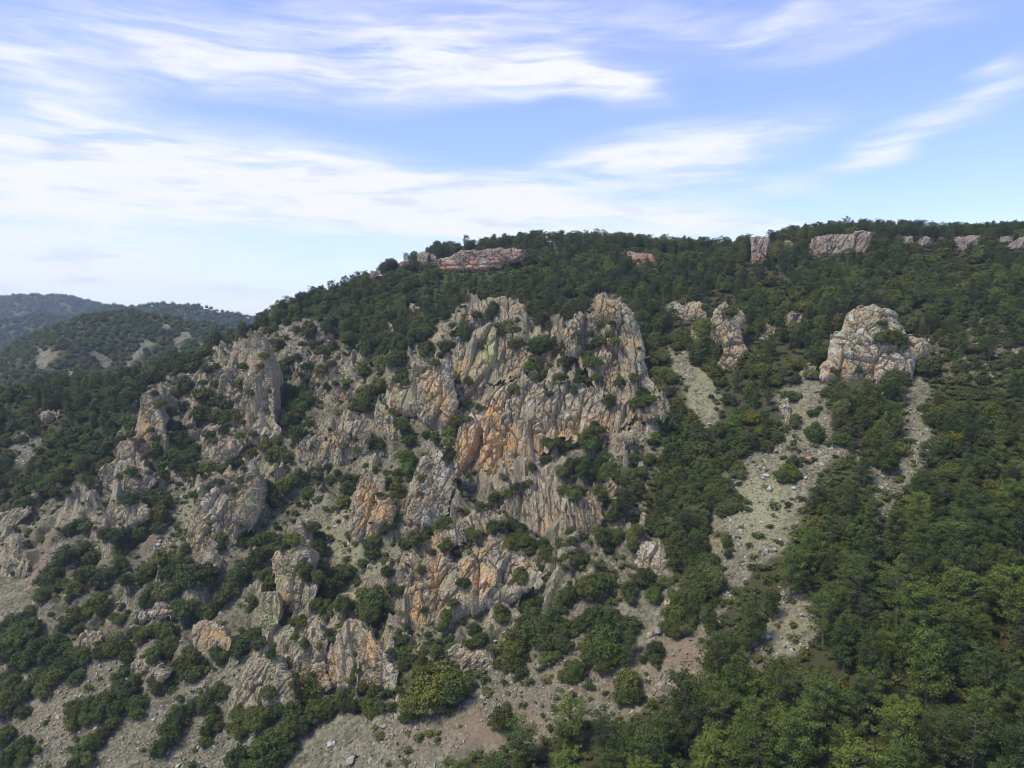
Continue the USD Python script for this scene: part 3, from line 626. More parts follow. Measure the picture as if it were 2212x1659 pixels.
R('rock_outcrop', 'twin topped grey pyramid crag standing right of centre', [(1294, 638), (1284, 657), (1284, 679), (1264, 684), (1237, 681), (1220, 707), (1217, 744), (1226, 764), (1250, 766), (1262, 800), (1280, 835), (1300, 858), (1340, 862), (1370, 866), (1424, 858), (1420, 834), (1400, 807), (1393, 784), (1402, 771), (1394, 747), (1377, 704), (1364, 671), (1350, 654), (1337, 641), (1330, 648), (1317, 641)], strata=-8, sa=2.8, sb=8, lean=.45, rough=1.1)
R('rock_spire', 'small pale spire left of the twin topped pyramid', [(1200, 700), (1190, 711), (1186, 737), (1195, 757), (1217, 748), (1212, 731), (1208, 711)], 'rock spire', jag=.8)
R('rock_outcrop', 'large central massif of grey and orange rock', [(1037, 858), (1060, 838), (1088, 826), (1120, 822), (1150, 812), (1165, 826), (1195, 800), (1210, 828), (1240, 820), (1260, 846), (1290, 858), (1340, 864), (1380, 872), (1420, 862), (1440, 885), (1428, 903), (1380, 912), (1345, 930), (1318, 960), (1290, 968), (1250, 958), (1200, 968), (1180, 978), (1165, 995), (1140, 1015), (1115, 1045), (1085, 1062), (1060, 1080), (1030, 1092), (1005, 1105), (984, 1122), (968, 1112), (960, 1060), (975, 1010), (980, 965), (990, 940), (1004, 906), (1030, 890)], strata=5, sa=3.0, sb=11, lean=.5, rough=1.05, bulge=.9)
R('rock_outcrop', 'white streaked grey buttress at the left foot of the central massif', [(980, 962), (950, 975), (930, 982), (904, 997), (897, 1020), (884, 1050), (874, 1110), (868, 1157), (890, 1153), (924, 1150), (946, 1130), (966, 1114), (974, 1090), (982, 1030)], strata=9, sa=2.4, sb=8, lean=.4, pale=.12)
R('rock_outcrop', 'ribbed grey slab right of the massif above the tall trees', [(1335, 930), (1380, 907), (1430, 892), (1455, 893), (1442, 915), (1427, 945), (1420, 972), (1390, 987), (1360, 992), (1330, 975), (1318, 955)], strata=-22, sa=1.4, sb=12, rough=.7)
R('rock_outcrop', 'finely ribbed sloping slab below the central massif', [(1160, 1018), (1140, 1045), (1114, 1062), (1084, 1090), (1064, 1106), (1104, 1120), (1130, 1137), (1164, 1160), (1187, 1170), (1230, 1168), (1257, 1160), (1284, 1147), (1309, 1117), (1298, 1087), (1264, 1070), (1225, 1074), (1208, 1050), (1190, 1040)], strata=-20, sa=1.3, sb=11, lean=.55, rough=.75, jag=.7)
R('rock_outcrop', 'long orange grey ledge running down left of the ribbed slab', [(1064, 1098), (1028, 1098), (997, 1122), (965, 1140), (924, 1165), (890, 1190), (865, 1222), (852, 1250), (872, 1262), (905, 1235), (935, 1215), (970, 1190), (1010, 1170), (1050, 1150), (1085, 1140), (1100, 1122)], strata=-30, sa=1.8, sb=8, rough=.8, lean=.6, jag=.7)
R('rock_outcrop', 'broad lower crag with an ochre slab and a narrow orange pillar', [(880, 1245), (905, 1225), (925, 1205), (940, 1192), (958, 1194), (975, 1204), (1000, 1212), (1020, 1178), (1045, 1182), (1060, 1148), (1082, 1165), (1095, 1190), (1115, 1202), (1150, 1216), (1190, 1245), (1170, 1266), (1132, 1282), (1117, 1312), (1090, 1322), (1030, 1326), (1000, 1334), (985, 1345), (960, 1360), (930, 1382), (900, 1362), (880, 1330), (862, 1305), (858, 1275)], strata=10, sa=4.2, sb=10, lean=.55, rough=.95)
R('rock_outcrop', 'triangular grey flake below the tall trees right of the ribbed slab', [(1314, 1022), (1302, 1046), (1309, 1080), (1326, 1074), (1341, 1056), (1330, 1040)], strata=20, sa=1.5, rough=.6, jag=.4)
R('rock_outcrop', 'striped low hump at the top of the brown scree', [(990, 1388), (1010, 1404), (1047, 1405), (1067, 1424), (1057, 1446), (1020, 1468), (1000, 1460), (990, 1436), (964, 1424), (966, 1400)], strata=40, sa=1.4, sb=8, rough=.6, lean=.7, jag=.4)
R('rock_tower', 'freestanding orange tower beside the pale stone chute', [(804, 1014), (787, 1017), (774, 1044), (760, 1084), (751, 1144), (760, 1172), (777, 1188), (790, 1174), (817, 1160), (826, 1143), (850, 1138), (855, 1104), (852, 1084), (836, 1067), (831, 1037), (820, 1018)], 'rock tower', strata=8, sa=2.4, sb=9, lean=.3, ochre=.05)
R('rock_spire', 'needle topped pale spire left of the grey and orange wall', [(817, 850), (811, 877), (808, 897), (809, 917), (824, 940), (844, 964), (856, 960), (871, 946), (868, 931), (858, 911), (841, 887), (826, 870)], 'rock spire', strata=-14, sa=1.9, sb=8, lean=.35)
R('rock_outcrop', 'row of upright grey ribs left of the needle topped spire', [(640, 962), (652, 952), (666, 948), (680, 936), (690, 928), (700, 943), (712, 940), (722, 922), (738, 910), (752, 905), (768, 898), (785, 895), (800, 930), (800, 965), (790, 985), (760, 995), (730, 1013), (700, 1010), (668, 1016), (645, 995)], strata=4, sa=2.2, sb=10, lean=.35, jag=1.4)
R('rock_spire', 'tall leaning blade of rock rising on the left of the slope', [(567, 730), (550, 738), (547, 757), (535, 790), (528, 830), (522, 880), (517, 913), (519, 935), (540, 958), (562, 973), (599, 965), (608, 923), (592, 906), (594, 866), (591, 813), (584, 773), (574, 738)], 'rock spire', strata=-4, sa=2.6, sb=10, lean=.3, jag=.8)
R('rock_outcrop', 'pinkish rough wall left of the tall leaning blade', [(547, 760), (522, 751), (500, 767), (493, 790), (463, 781), (433, 797), (405, 808), (411, 843), (420, 860), (443, 847), (467, 862), (492, 872), (515, 905), (525, 880), (532, 830), (540, 790)], strata=6, sa=1.8, sb=5, lean=.5, rough=.9)
R('rock_outcrop', 'squat pink block below the pinkish rough wall', [(453, 913), (433, 937), (425, 979), (436, 1010), (480, 1003), (512, 987), (530, 958), (502, 937), (480, 917)], strata=6, sa=2, sb=5, lean=.5)
R('rock_spire', 'steep pointed spire farthest left on the slope', [(332, 835), (308, 854), (302, 893), (292, 937), (282, 970), (290, 1010), (312, 1012), (340, 1000), (358, 990), (357, 939), (350, 899), (341, 846)], 'rock spire', strata=4, sa=2.6, sb=10, lean=.3, jag=.8)
R('rock_outcrop', 'broken grey shoulder at the foot of the pointed left spire', [(290, 937), (257, 954), (253, 986), (227, 1013), (212, 1040), (247, 1070), (268, 1090), (307, 1064), (342, 1040), (322, 1008), (300, 1010), (288, 985)], strata=18, sa=2, sb=6, lean=.5)
R('rock_outcrop', 'jagged lichen grey crag above the shrubs left of centre', [(493, 1008), (487, 1024), (465, 1028), (430, 1043), (415, 1073), (411, 1110), (409, 1150), (416, 1202), (440, 1220), (467, 1194), (500, 1184), (522, 1154), (547, 1142), (565, 1112), (572, 1075), (568, 1025), (551, 988), (530, 1018), (510, 1013)], strata=10, sa=2.2, sb=7, lean=.45, rough=1.1, jag=1.2)
R('rock_outcrop', 'grey crag with yellow lichen between dark oaks, lower left of centre', [(627, 1177), (600, 1187), (584, 1213), (588, 1243), (597, 1275), (604, 1300), (602, 1340), (633, 1323), (668, 1323), (682, 1296), (689, 1259), (672, 1244), (675, 1216), (672, 1180), (655, 1168)], strata=4, sa=2.4, sb=7, lean=.35)
R('rock_tower', 'yellowish square pillar left of the lichen crag', [(600, 1273), (567, 1277), (562, 1313), (556, 1335), (572, 1369), (588, 1377), (600, 1345), (606, 1310)], 'rock pillar', strata=2, sa=2.2, sb=6, lean=.3, jag=.5)
R('rock_spire', 'small upright stone finger above the lichen crag', [(640, 1118), (636, 1145), (645, 1160), (659, 1166), (656, 1135), (649, 1119)], 'rock spire', jag=.4, rough=.6, lean=.3)
R('rock_outcrop', 'cracked pointed crag with an orange cleft near the bottom', [(773, 1328), (790, 1360), (815, 1390), (836, 1420), (862, 1440), (860, 1492), (832, 1502), (780, 1494), (752, 1506), (718, 1486), (704, 1450), (706, 1410), (716, 1380), (740, 1348), (757, 1333)], strata=-22, sa=3, sb=9, lean=.45)
R('rock_outcrop', 'rough brown ribs left of the cracked pointed crag', [(668, 1330), (660, 1360), (643, 1380), (622, 1420), (640, 1462), (668, 1492), (700, 1500), (718, 1486), (704, 1450), (704, 1405), (712, 1378), (695, 1350), (685, 1334)], strata=6, sa=1.9, sb=6, lean=.5)
R('rock_outcrop', 'pale pointed crag above the dark bushes at the bottom left of centre', [(563, 1414), (533, 1437), (517, 1466), (503, 1523), (486, 1540), (493, 1555), (522, 1542), (562, 1526), (602, 1542), (634, 1540), (642, 1486), (634, 1455), (618, 1428), (590, 1414)], strata=16, sa=2.6, sb=8, lean=.5)
R('rock_outcrop', 'smooth grey face with an orange right side among dark oaks', [(418, 1346), (412, 1376), (422, 1415), (443, 1423), (466, 1404), (494, 1406), (500, 1390), (482, 1350), (446, 1340)], strata=4, sa=3, sb=9, lean=.35, rough=.6, jag=.4)
R('rock_outcrop', 'two grey blocks left of the smooth grey face', [(287, 1311), (282, 1347), (302, 1356), (320, 1338), (345, 1345), (372, 1338), (370, 1312), (345, 1308), (325, 1320), (310, 1322), (300, 1309)], lean=.45)
R('rock_outcrop', 'rounded pale crag beside the round oak at the lower left', [(178, 1362), (162, 1402), (180, 1416), (213, 1404), (222, 1370), (200, 1352)], lean=.45, strata=12)
R('rock_outcrop', 'grey crag with a small orange cleft at the head of the bottom left scree', [(290, 1415), (283, 1455), (300, 1478), (322, 1505), (346, 1486), (368, 1452), (352, 1432), (322, 1422)], lean=.5, strata=14)
R('rock_outcrop', 'rounded stony crag between the dark trees at the left edge', [(8, 1210), (5, 1242), (30, 1256), (60, 1244), (64, 1214), (35, 1202)], lean=.45)
R('rock_outcrop', 'pinkish ledge at the left edge above the stone run', [(0, 1108), (-10, 1130), (25, 1138), (48, 1125), (70, 1100), (45, 1092)], lean=.5)
R('rock_outcrop', 'pinkish low crag in the oaks above the reddish gully', [(250, 1090), (243, 1120), (265, 1140), (300, 1135), (325, 1118), (322, 1095), (290, 1080)], lean=.5, strata=8)
R('rock_outcrop', 'pale knob in the far left forest', [(84, 890), (80, 912), (100, 920), (122, 906), (131, 890), (105, 880)], lean=.35)
# upper left ribs
R('rock_outcrop', 'pale broken ribs on the open slope right of the leaning blade', [(655, 745), (668, 772), (690, 792), (705, 778), (722, 770), (748, 780), (762, 800), (782, 815), (802, 835), (816, 857), (800, 868), (762, 865), (722, 872), (690, 853), (670, 823), (648, 803), (630, 803), (628, 760), (640, 745)], strata=10, sa=2, sb=6, lean=.65, rough=1.0, jag=1.3)
R('rock_outcrop', 'pale stony ledges high on the left shoulder', [(610, 712), (640, 694), (672, 700), (700, 706), (712, 722), (690, 738), (660, 740), (632, 735), (612, 728)], strata=20, lean=.7, rough=.8)
R('rock_outcrop', 'low yellowish tooth below the oaks left of the lichen pyramid', [(745, 782), (737, 812), (750, 832), (775, 838), (788, 825), (768, 800), (757, 776)], lean=.4)
R('rock_spire', 'thin pale needle among bushes on the upper left slope', [(838, 694), (834, 725), (848, 738), (854, 728), (846, 700)], 'rock spire', jag=.5, rough=.6, lean=.25)
R('rock_outcrop', 'small broken rocks on the bare patch under the forest, upper left', [(886, 655), (882, 668), (896, 676), (910, 668), (905, 655)], lean=.4, rough=.6, jag=.5)
# right side
R('rock_dome', 'big pale rock dome standing in the forest on the right', [(1888, 656), (1878, 664), (1862, 662), (1842, 671), (1825, 684), (1818, 704), (1815, 714), (1802, 714), (1792, 721), (1790, 757), (1785, 777), (1772, 784), (1768, 817), (1775, 828), (1808, 822), (1825, 832), (1848, 829), (1868, 826), (1885, 836), (1893, 848), (1903, 829), (1935, 812), (1952, 826), (1972, 822), (1986, 782), (2012, 769), (2012, 739), (1988, 727), (1962, 722), (1955, 709), (1945, 698), (1938, 677), (1922, 664), (1902, 660)], 'rock outcrop', strata=-6, sa=4.4, sb=6.5, lean=.35, rough=1.05, jag=.5, pale=.1, bulge=1.2)
R('rock_outcrop', 'square pale block with a shadowed niche behind the oaks, right of centre', [(1440, 655), (1430, 664), (1445, 684), (1462, 690), (1488, 699), (1526, 689), (1530, 671), (1538, 661), (1515, 651), (1495, 650), (1475, 660), (1458, 650)], lean=.35, strata=4, sa=4, jag=.5, pale=.06)
R('rock_outcrop', 'tall cracked grey outcrop right of the square pale block', [(1565, 652), (1544, 668), (1534, 691), (1540, 706), (1530, 726), (1544, 740), (1560, 748), (1562, 765), (1550, 782), (1540, 800), (1588, 812), (1606, 790), (1618, 757), (1606, 734), (1602, 706), (1612, 692), (1606, 672), (1582, 664)], lean=.4, strata=6, sa=3, sb=6, jag=.5)
R('rock_outcrop', 'low pale ledge with an orange foot below the square pale block', [(1495, 703), (1487, 727), (1500, 738), (1532, 727), (1522, 703)], lean=.4, jag=.5)
R('rock_outcrop', 'sloping pale block among trees right of the cracked outcrop', [(1640, 726), (1637, 735), (1655, 738), (1673, 727), (1676, 706), (1656, 699)], lean=.35, jag=.5)
R('rock_outcrop', 'squarish grey block above the sloping pale block', [(1695, 682), (1691, 701), (1705, 713), (1731, 696), (1733, 676), (1710, 673)], lean=.35, jag=.5)
R('rock_outcrop', 'flat pale slab in the forest above and right of the dome', [(2112, 650), (2120, 643), (2138, 647), (2136, 656), (2118, 658)], lean=.6, jag=.4, rough=.5)
R('rock_outcrop', 'low grey rocks in the pale scrub right of the dome', [(2112, 690), (2108, 702), (2122, 708), (2135, 700), (2128, 684)], lean=.6, jag=.5, rough=.6)
R('rock_outcrop', 'long low grey rocks in the scrub at the right edge', [(2175, 684), (2172, 694), (2195, 700), (2225, 700), (2225, 686), (2195, 680)], lean=.6, jag=.5, rough=.6)
R('rock_outcrop', 'small pale crag with an ochre base under the right foot of the dome', [(1900, 846), (1896, 862), (1915, 860), (1935, 868), (1943, 862), (1942, 842), (1925, 838)], lean=.4, jag=.5)
R('rock_outcrop', 'pale rib of lichen rock at the head of the long right scree', [(1745, 782), (1728, 800), (1722, 812), (1745, 822), (1762, 815), (1765, 790)], lean=.6, jag=.6)
R('rock_outcrop', 'greenish rib of rock splitting the long right scree', [(1690, 862), (1683, 880), (1694, 910), (1712, 935), (1728, 930), (1720, 900), (1712, 875), (1700, 858)], lean=.6, jag=.6, strata=-20)
R('rock_outcrop', 'low lichen crag between oaks left of the long right scree', [(1397, 1165), (1380, 1190), (1366, 1217), (1380, 1230), (1404, 1228), (1430, 1236), (1462, 1226), (1436, 1194), (1421, 1168)], lean=.55, strata=10)
R('rock_outcrop', 'leaning striped slab among the oaks above the brown scree', [(1440, 1280), (1428, 1310), (1436, 1325), (1448, 1312), (1452, 1290)], lean=.4, strata=-12, sa=1.4, rough=.6, jag=.4)
R('rock_outcrop', 'pale rounded boulder crag above the dark round bush on the brown scree', [(1410, 1350), (1395, 1370), (1396, 1381), (1412, 1378), (1425, 1360), (1422, 1350)], lean=.5, jag=.3, rough=.5)

# ------------------------------------------------------------------ plants: shapes
def cards(c, n, size, r, jitter=0.7, asp=0.62):
    """One small leaf-spray face (a bent diamond) at each point."""
    k = len(c)
    n = n + jitter * r.normal(0, 1, (k, 3)); n /= np.linalg.norm(n, axis=1, keepdims=True)
    a = np.cross(n, r.normal(0, 1, (k, 3))); a /= np.linalg.norm(a, axis=1, keepdims=True)
    b = np.cross(n, a)
    s = (size * r.uniform(0.65, 1.35, k))[:, None]
    bend = 0.22 * s * n
    v = np.stack([c - a * s * 0.5 - bend, c - b * s * 0.5 * asp, c + a * s * 0.5 - bend, c + b * s * 0.5 * asp], 1).reshape(-1, 3)
    i = np.arange(k)[:, None] * 4
    return v, np.vstack([i + [0, 1, 3], i + [1, 2, 3]])


def join(parts):
    V, Fs, o = [], [], 0
    for v, f in parts:
        V.append(v); Fs.append(f + o); o += len(v)
    return np.vstack(V), np.vstack(Fs)


def tube(pts, rad, sides=6):
    p = np.asarray(pts, float); rad = np.broadcast_to(rad, (len(p),))
    t = np.gradient(p, axis=0); t /= np.linalg.norm(t, axis=1, keepdims=True) + 1e-9
    a = np.cross(t, [0.31, 0.95, 0.07]); a /= np.linalg.norm(a, axis=1, keepdims=True) + 1e-9
    b = np.cross(t, a)
    an = np.arange(sides) * 2 * np.pi / sides
    v = p[:, None] + rad[:, None, None] * (np.cos(an)[None, :, None] * a[:, None] + np.sin(an)[None, :, None] * b[:, None])
    i, j = np.meshgrid(np.arange(len(p) - 1), np.arange(sides), indexing='ij')
    q = np.stack([i * sides + j, i * sides + (j + 1) % sides, (i + 1) * sides + (j + 1) % sides, (i + 1) * sides + j], -1).reshape(-1, 4)
    return v.reshape(-1, 3), np.vstack([q[:, [0, 1, 2]], q[:, [0, 2, 3]]])


def puff(center, rad, k, size, r, flat=0.6, up=0.5):
    d = r.normal(0, 1, (k, 3)); d /= np.linalg.norm(d, axis=1, keepdims=True)
    d[:, 2] = np.where(d[:, 2] < -0.35, -d[:, 2], d[:, 2])
    pos = center + d * np.array([1, 1, flat]) * rad * r.uniform(0.55, 1.05, (k, 1))
    return cards(pos, d + [0, 0, up], size, r)


def pine(seed, form):
    """Pine 10 m tall: trunk, rising limbs all round, soft needle tufts filling an uneven crown; form cone, round or flat."""
    r = np.random.default_rng(seed)
    H = 10.0
    bend = r.normal(0, 0.35, 2)
    axis = lambda z: np.array([bend[0] * (z / H) ** 2, bend[1] * (z / H) ** 2, z])
    wood = [tube([axis(z) for z in np.linspace(-0.6, H * 0.95, 7)], np.linspace(0.17, 0.03, 7))]
    leaf = []
    z0 = {'cone': 0.14, 'round': 0.20, 'flat': 0.38}[form] * H
    env = {'cone': lambda f: 2.55 * (1 - f) ** 0.62 * (0.62 + 0.38 * min(1, f / 0.2)) + 0.15,
           'round': lambda f: 2.7 * math.sqrt(max(0.02, 1 - (1.75 * f - 0.75) ** 2)) if f > 0.43 else 2.7 * (0.72 + 0.28 * f / 0.43),
           'flat': lambda f: 2.7 * (0.5 + 0.6 * f) * (1 if f < 0.9 else 0.6)}[form]
    side = r.uniform(0, 7); lop = r.uniform(0.05, 0.28)
    n_limb = 40 if form != 'flat' else 20
    ga = r.uniform(0, 7)
    for i in range(n_limb):
        f = (i + r.uniform(0, 0.9)) / n_limb
        f = f ** 0.9
        z = z0 + (H * 0.97 - z0) * f * 0.93
        a = ga + i * 2.399 + r.normal(0, 0.35)
        l = env(f) * r.uniform(0.62, 1.12) * (1 + lop * math.cos(a - side))
        rise = {'cone': 0.35, 'round': 0.42, 'flat': 0.12}[form] + 0.25 * f
        p0 = axis(z * 0.96); tip = p0 + np.array([math.cos(a) * l, math.sin(a) * l, l * rise * r.uniform(0.4, 1.3)])
        tip[2] = min(tip[2], H * 1.0)
        wood.append(tube([p0, 0.5 * (p0 + tip) + [0, 0, -0.05 * l], tip], [0.06, 0.04, 0.015], 4))
        for t in ((0.5, 0.78, 1.0) if l > 1.2 else (0.75, 1.0)):
            c = p0 + (tip - p0) * t + r.normal(0, 0.16, 3)
            leaf.append(puff(c, r.uniform(0.46, 0.78) * (0.8 + 0.3 * t) * (1.15 if form == 'flat' else 1), 40, 0.25, r, 0.78 if form != 'flat' else 0.45, 0.35))
    leaf.append(puff(axis(H * 0.95), 0.5, 30, 0.30, r, 1.0))
    return join(wood), join(leaf)


def oak(seed, form='dome', k=2100):
    """Evergreen oak 5 m across: short trunk, crown of many lobes down to the ground."""
    r = np.random.default_rng(seed)
    R0 = 2.5
    wood = [tube([[0, 0, -0.8], [0.05, 0, 0.5], [r.normal(0, .2), r.normal(0, .2), 1.6]], [0.2, 0.16, 0.08])]
    for i in range(5):
        a = i * 1.26 + r.uniform(0, 1)
        wood.append(tube([[0, 0, 0.4], [0.8 * math.cos(a), 0.8 * math.sin(a), 1.3], [1.5 * math.cos(a), 1.5 * math.sin(a), 2.1]], [0.1, 0.07, 0.03], 4))
    sq = {'dome': (1, 1, 0.92), 'tall': (0.86, 0.86, 1.25), 'low': (1.1, 1.1, 0.66), 'lean': (1.15, 0.85, 0.85)}[form]
    lob, leaf = [], []
    for i in range(38):
        d = r.normal(0, 1, 3); d /= np.linalg.norm(d)
        if d[2] < -0.25:
            d[2] = -d[2]
        rad = r.uniform(0.42, 1.05)
        c = d * (R0 - rad * 0.75) * np.array(sq) * r.uniform(0.68, 1.16) + [0, 0, R0 * sq[2] * 0.55]
        lob.append((c, rad))
    n = k // len(lob)
    for c, rad in lob:
        out = (c - [0, 0, 0.6]); out = out / np.linalg.norm(out)
        d = r.normal(0, 1, (n, 3)) + 0.75 * out; d /= np.linalg.norm(d, axis=1, keepdims=True)
        pos = c + d * rad * r.uniform(0.70, 1.16, (n, 1)) * [1, 1, 0.9]
        leaf.append(cards(pos, d + [0, 0, 0.25], 0.30, r, 0.55, 0.75))
    # a thin inner layer, so that the crown is not hollow
    d = r.normal(0, 1, (420, 3)); d /= np.linalg.norm(d, axis=1, keepdims=True); d[:, 2] = np.abs(d[:, 2]) * 1.0 - 0.1
    leaf.append(cards(d * R0 * 0.68 * np.array(sq) + [0, 0, R0 * sq[2] * 0.5], d, 0.8, r, 0.3, 0.9))
    return join(wood), join(leaf)


def shrub(seed, k=260):
    r = np.random.default_rng(seed)
    leaf = []
    for i in range(9):
        a = r.uniform(0, 7); q = r.uniform(0, 0.6)
        leaf.append(puff(np.array([q * math.cos(a), q * math.sin(a), r.uniform(0.25, 0.6)]), r.uniform(0.3, 0.5), k // 9, 0.24, r, 0.85, 0.2))
    return join(leaf)


def bare_tree(seed, spread=0.5, depth=4):
    r = np.random.default_rng(seed)
    trunk, twigs = [], []

    def grow(p, d, l, rad, lev):
        q = p + d * l
        mid = 0.5 * (p + q) + r.normal(0, 0.05 * l, 3)
        (trunk if lev < 2 else twigs).append(tube([p, mid, q], [rad, rad * 0.8, rad * 0.6], 5))
        if lev < depth:
            for _ in range(3 if lev < depth - 1 else 4):
                nd = d + r.normal(0, spread, 3) + [0, 0, 0.12]; nd /= np.linalg.norm(nd)
                grow(q, nd, l * r.uniform(0.55, 0.8), rad * 0.55, lev + 1)
    grow(np.array([0, 0, -0.3]), np.array([r.normal(0, .1), r.normal(0, .1), 1.0]), 1.9, 0.15, 0)
    return join(trunk), join(twigs)


def make_shape(name, parts):
    stage.CreateClassPrim(f'/World/{name}')
    for part, (mesh_, mat_) in parts.items():
        usdkit.mesh(stage, f'/World/{name}/{part}', mesh_, mat_)
    return f'/World/{name}'


PINES, OAKS, SHRUBS = {}, {}, {}
PINE_RAW = {f: [pine(100 + 10 * i + s, f) for s in range(2)] for i, f in enumerate(('cone', 'round', 'flat'))}
OAK_RAW = {f: [oak(200 + 10 * i + s, f) for s in range(2)] for i, f in enumerate(('dome', 'tall', 'low', 'lean'))}
for tone, mat_ in NEEDLE.items():
    for f, raws in PINE_RAW.items():
        for s, (w_, l_) in enumerate(raws):
            PINES[(tone, f, s)] = make_shape(f'pine_shape_{tone}_{f}_{s}'.replace(' ', '_'), {'trunk': (w_, BARK), 'crown': (l_, mat_)})
for tone, mat_ in LEAF.items():
    for f, raws in OAK_RAW.items():
        for s, (w_, l_) in enumerate(raws):
            OAKS[(tone, f, s)] = make_shape(f'oak_shape_{tone}_{f}_{s}'.replace(' ', '_'), {'trunk': (w_, BARK), 'crown': (l_, mat_)})

# ------------------------------------------------------------------ plants: places
def stand(u, v):
    """The ground or crag point seen at (u, v): world point relative to the camera's height."""
    p, ok = hit_ground(u, v)
    d = direction(np.atleast_1d(u), np.atleast_1d(v)); d = d / d[:, 1:2]
    z = zbuf[np.clip((np.atleast_1d(v) / ZC).astype(int), 0, 439), np.clip((np.atleast_1d(u) / ZC).astype(int) + 20, 0, 599)]
    on = z < p[:, 1]
    p[on] = d[on] * z[on, None]
    return p, ok | on


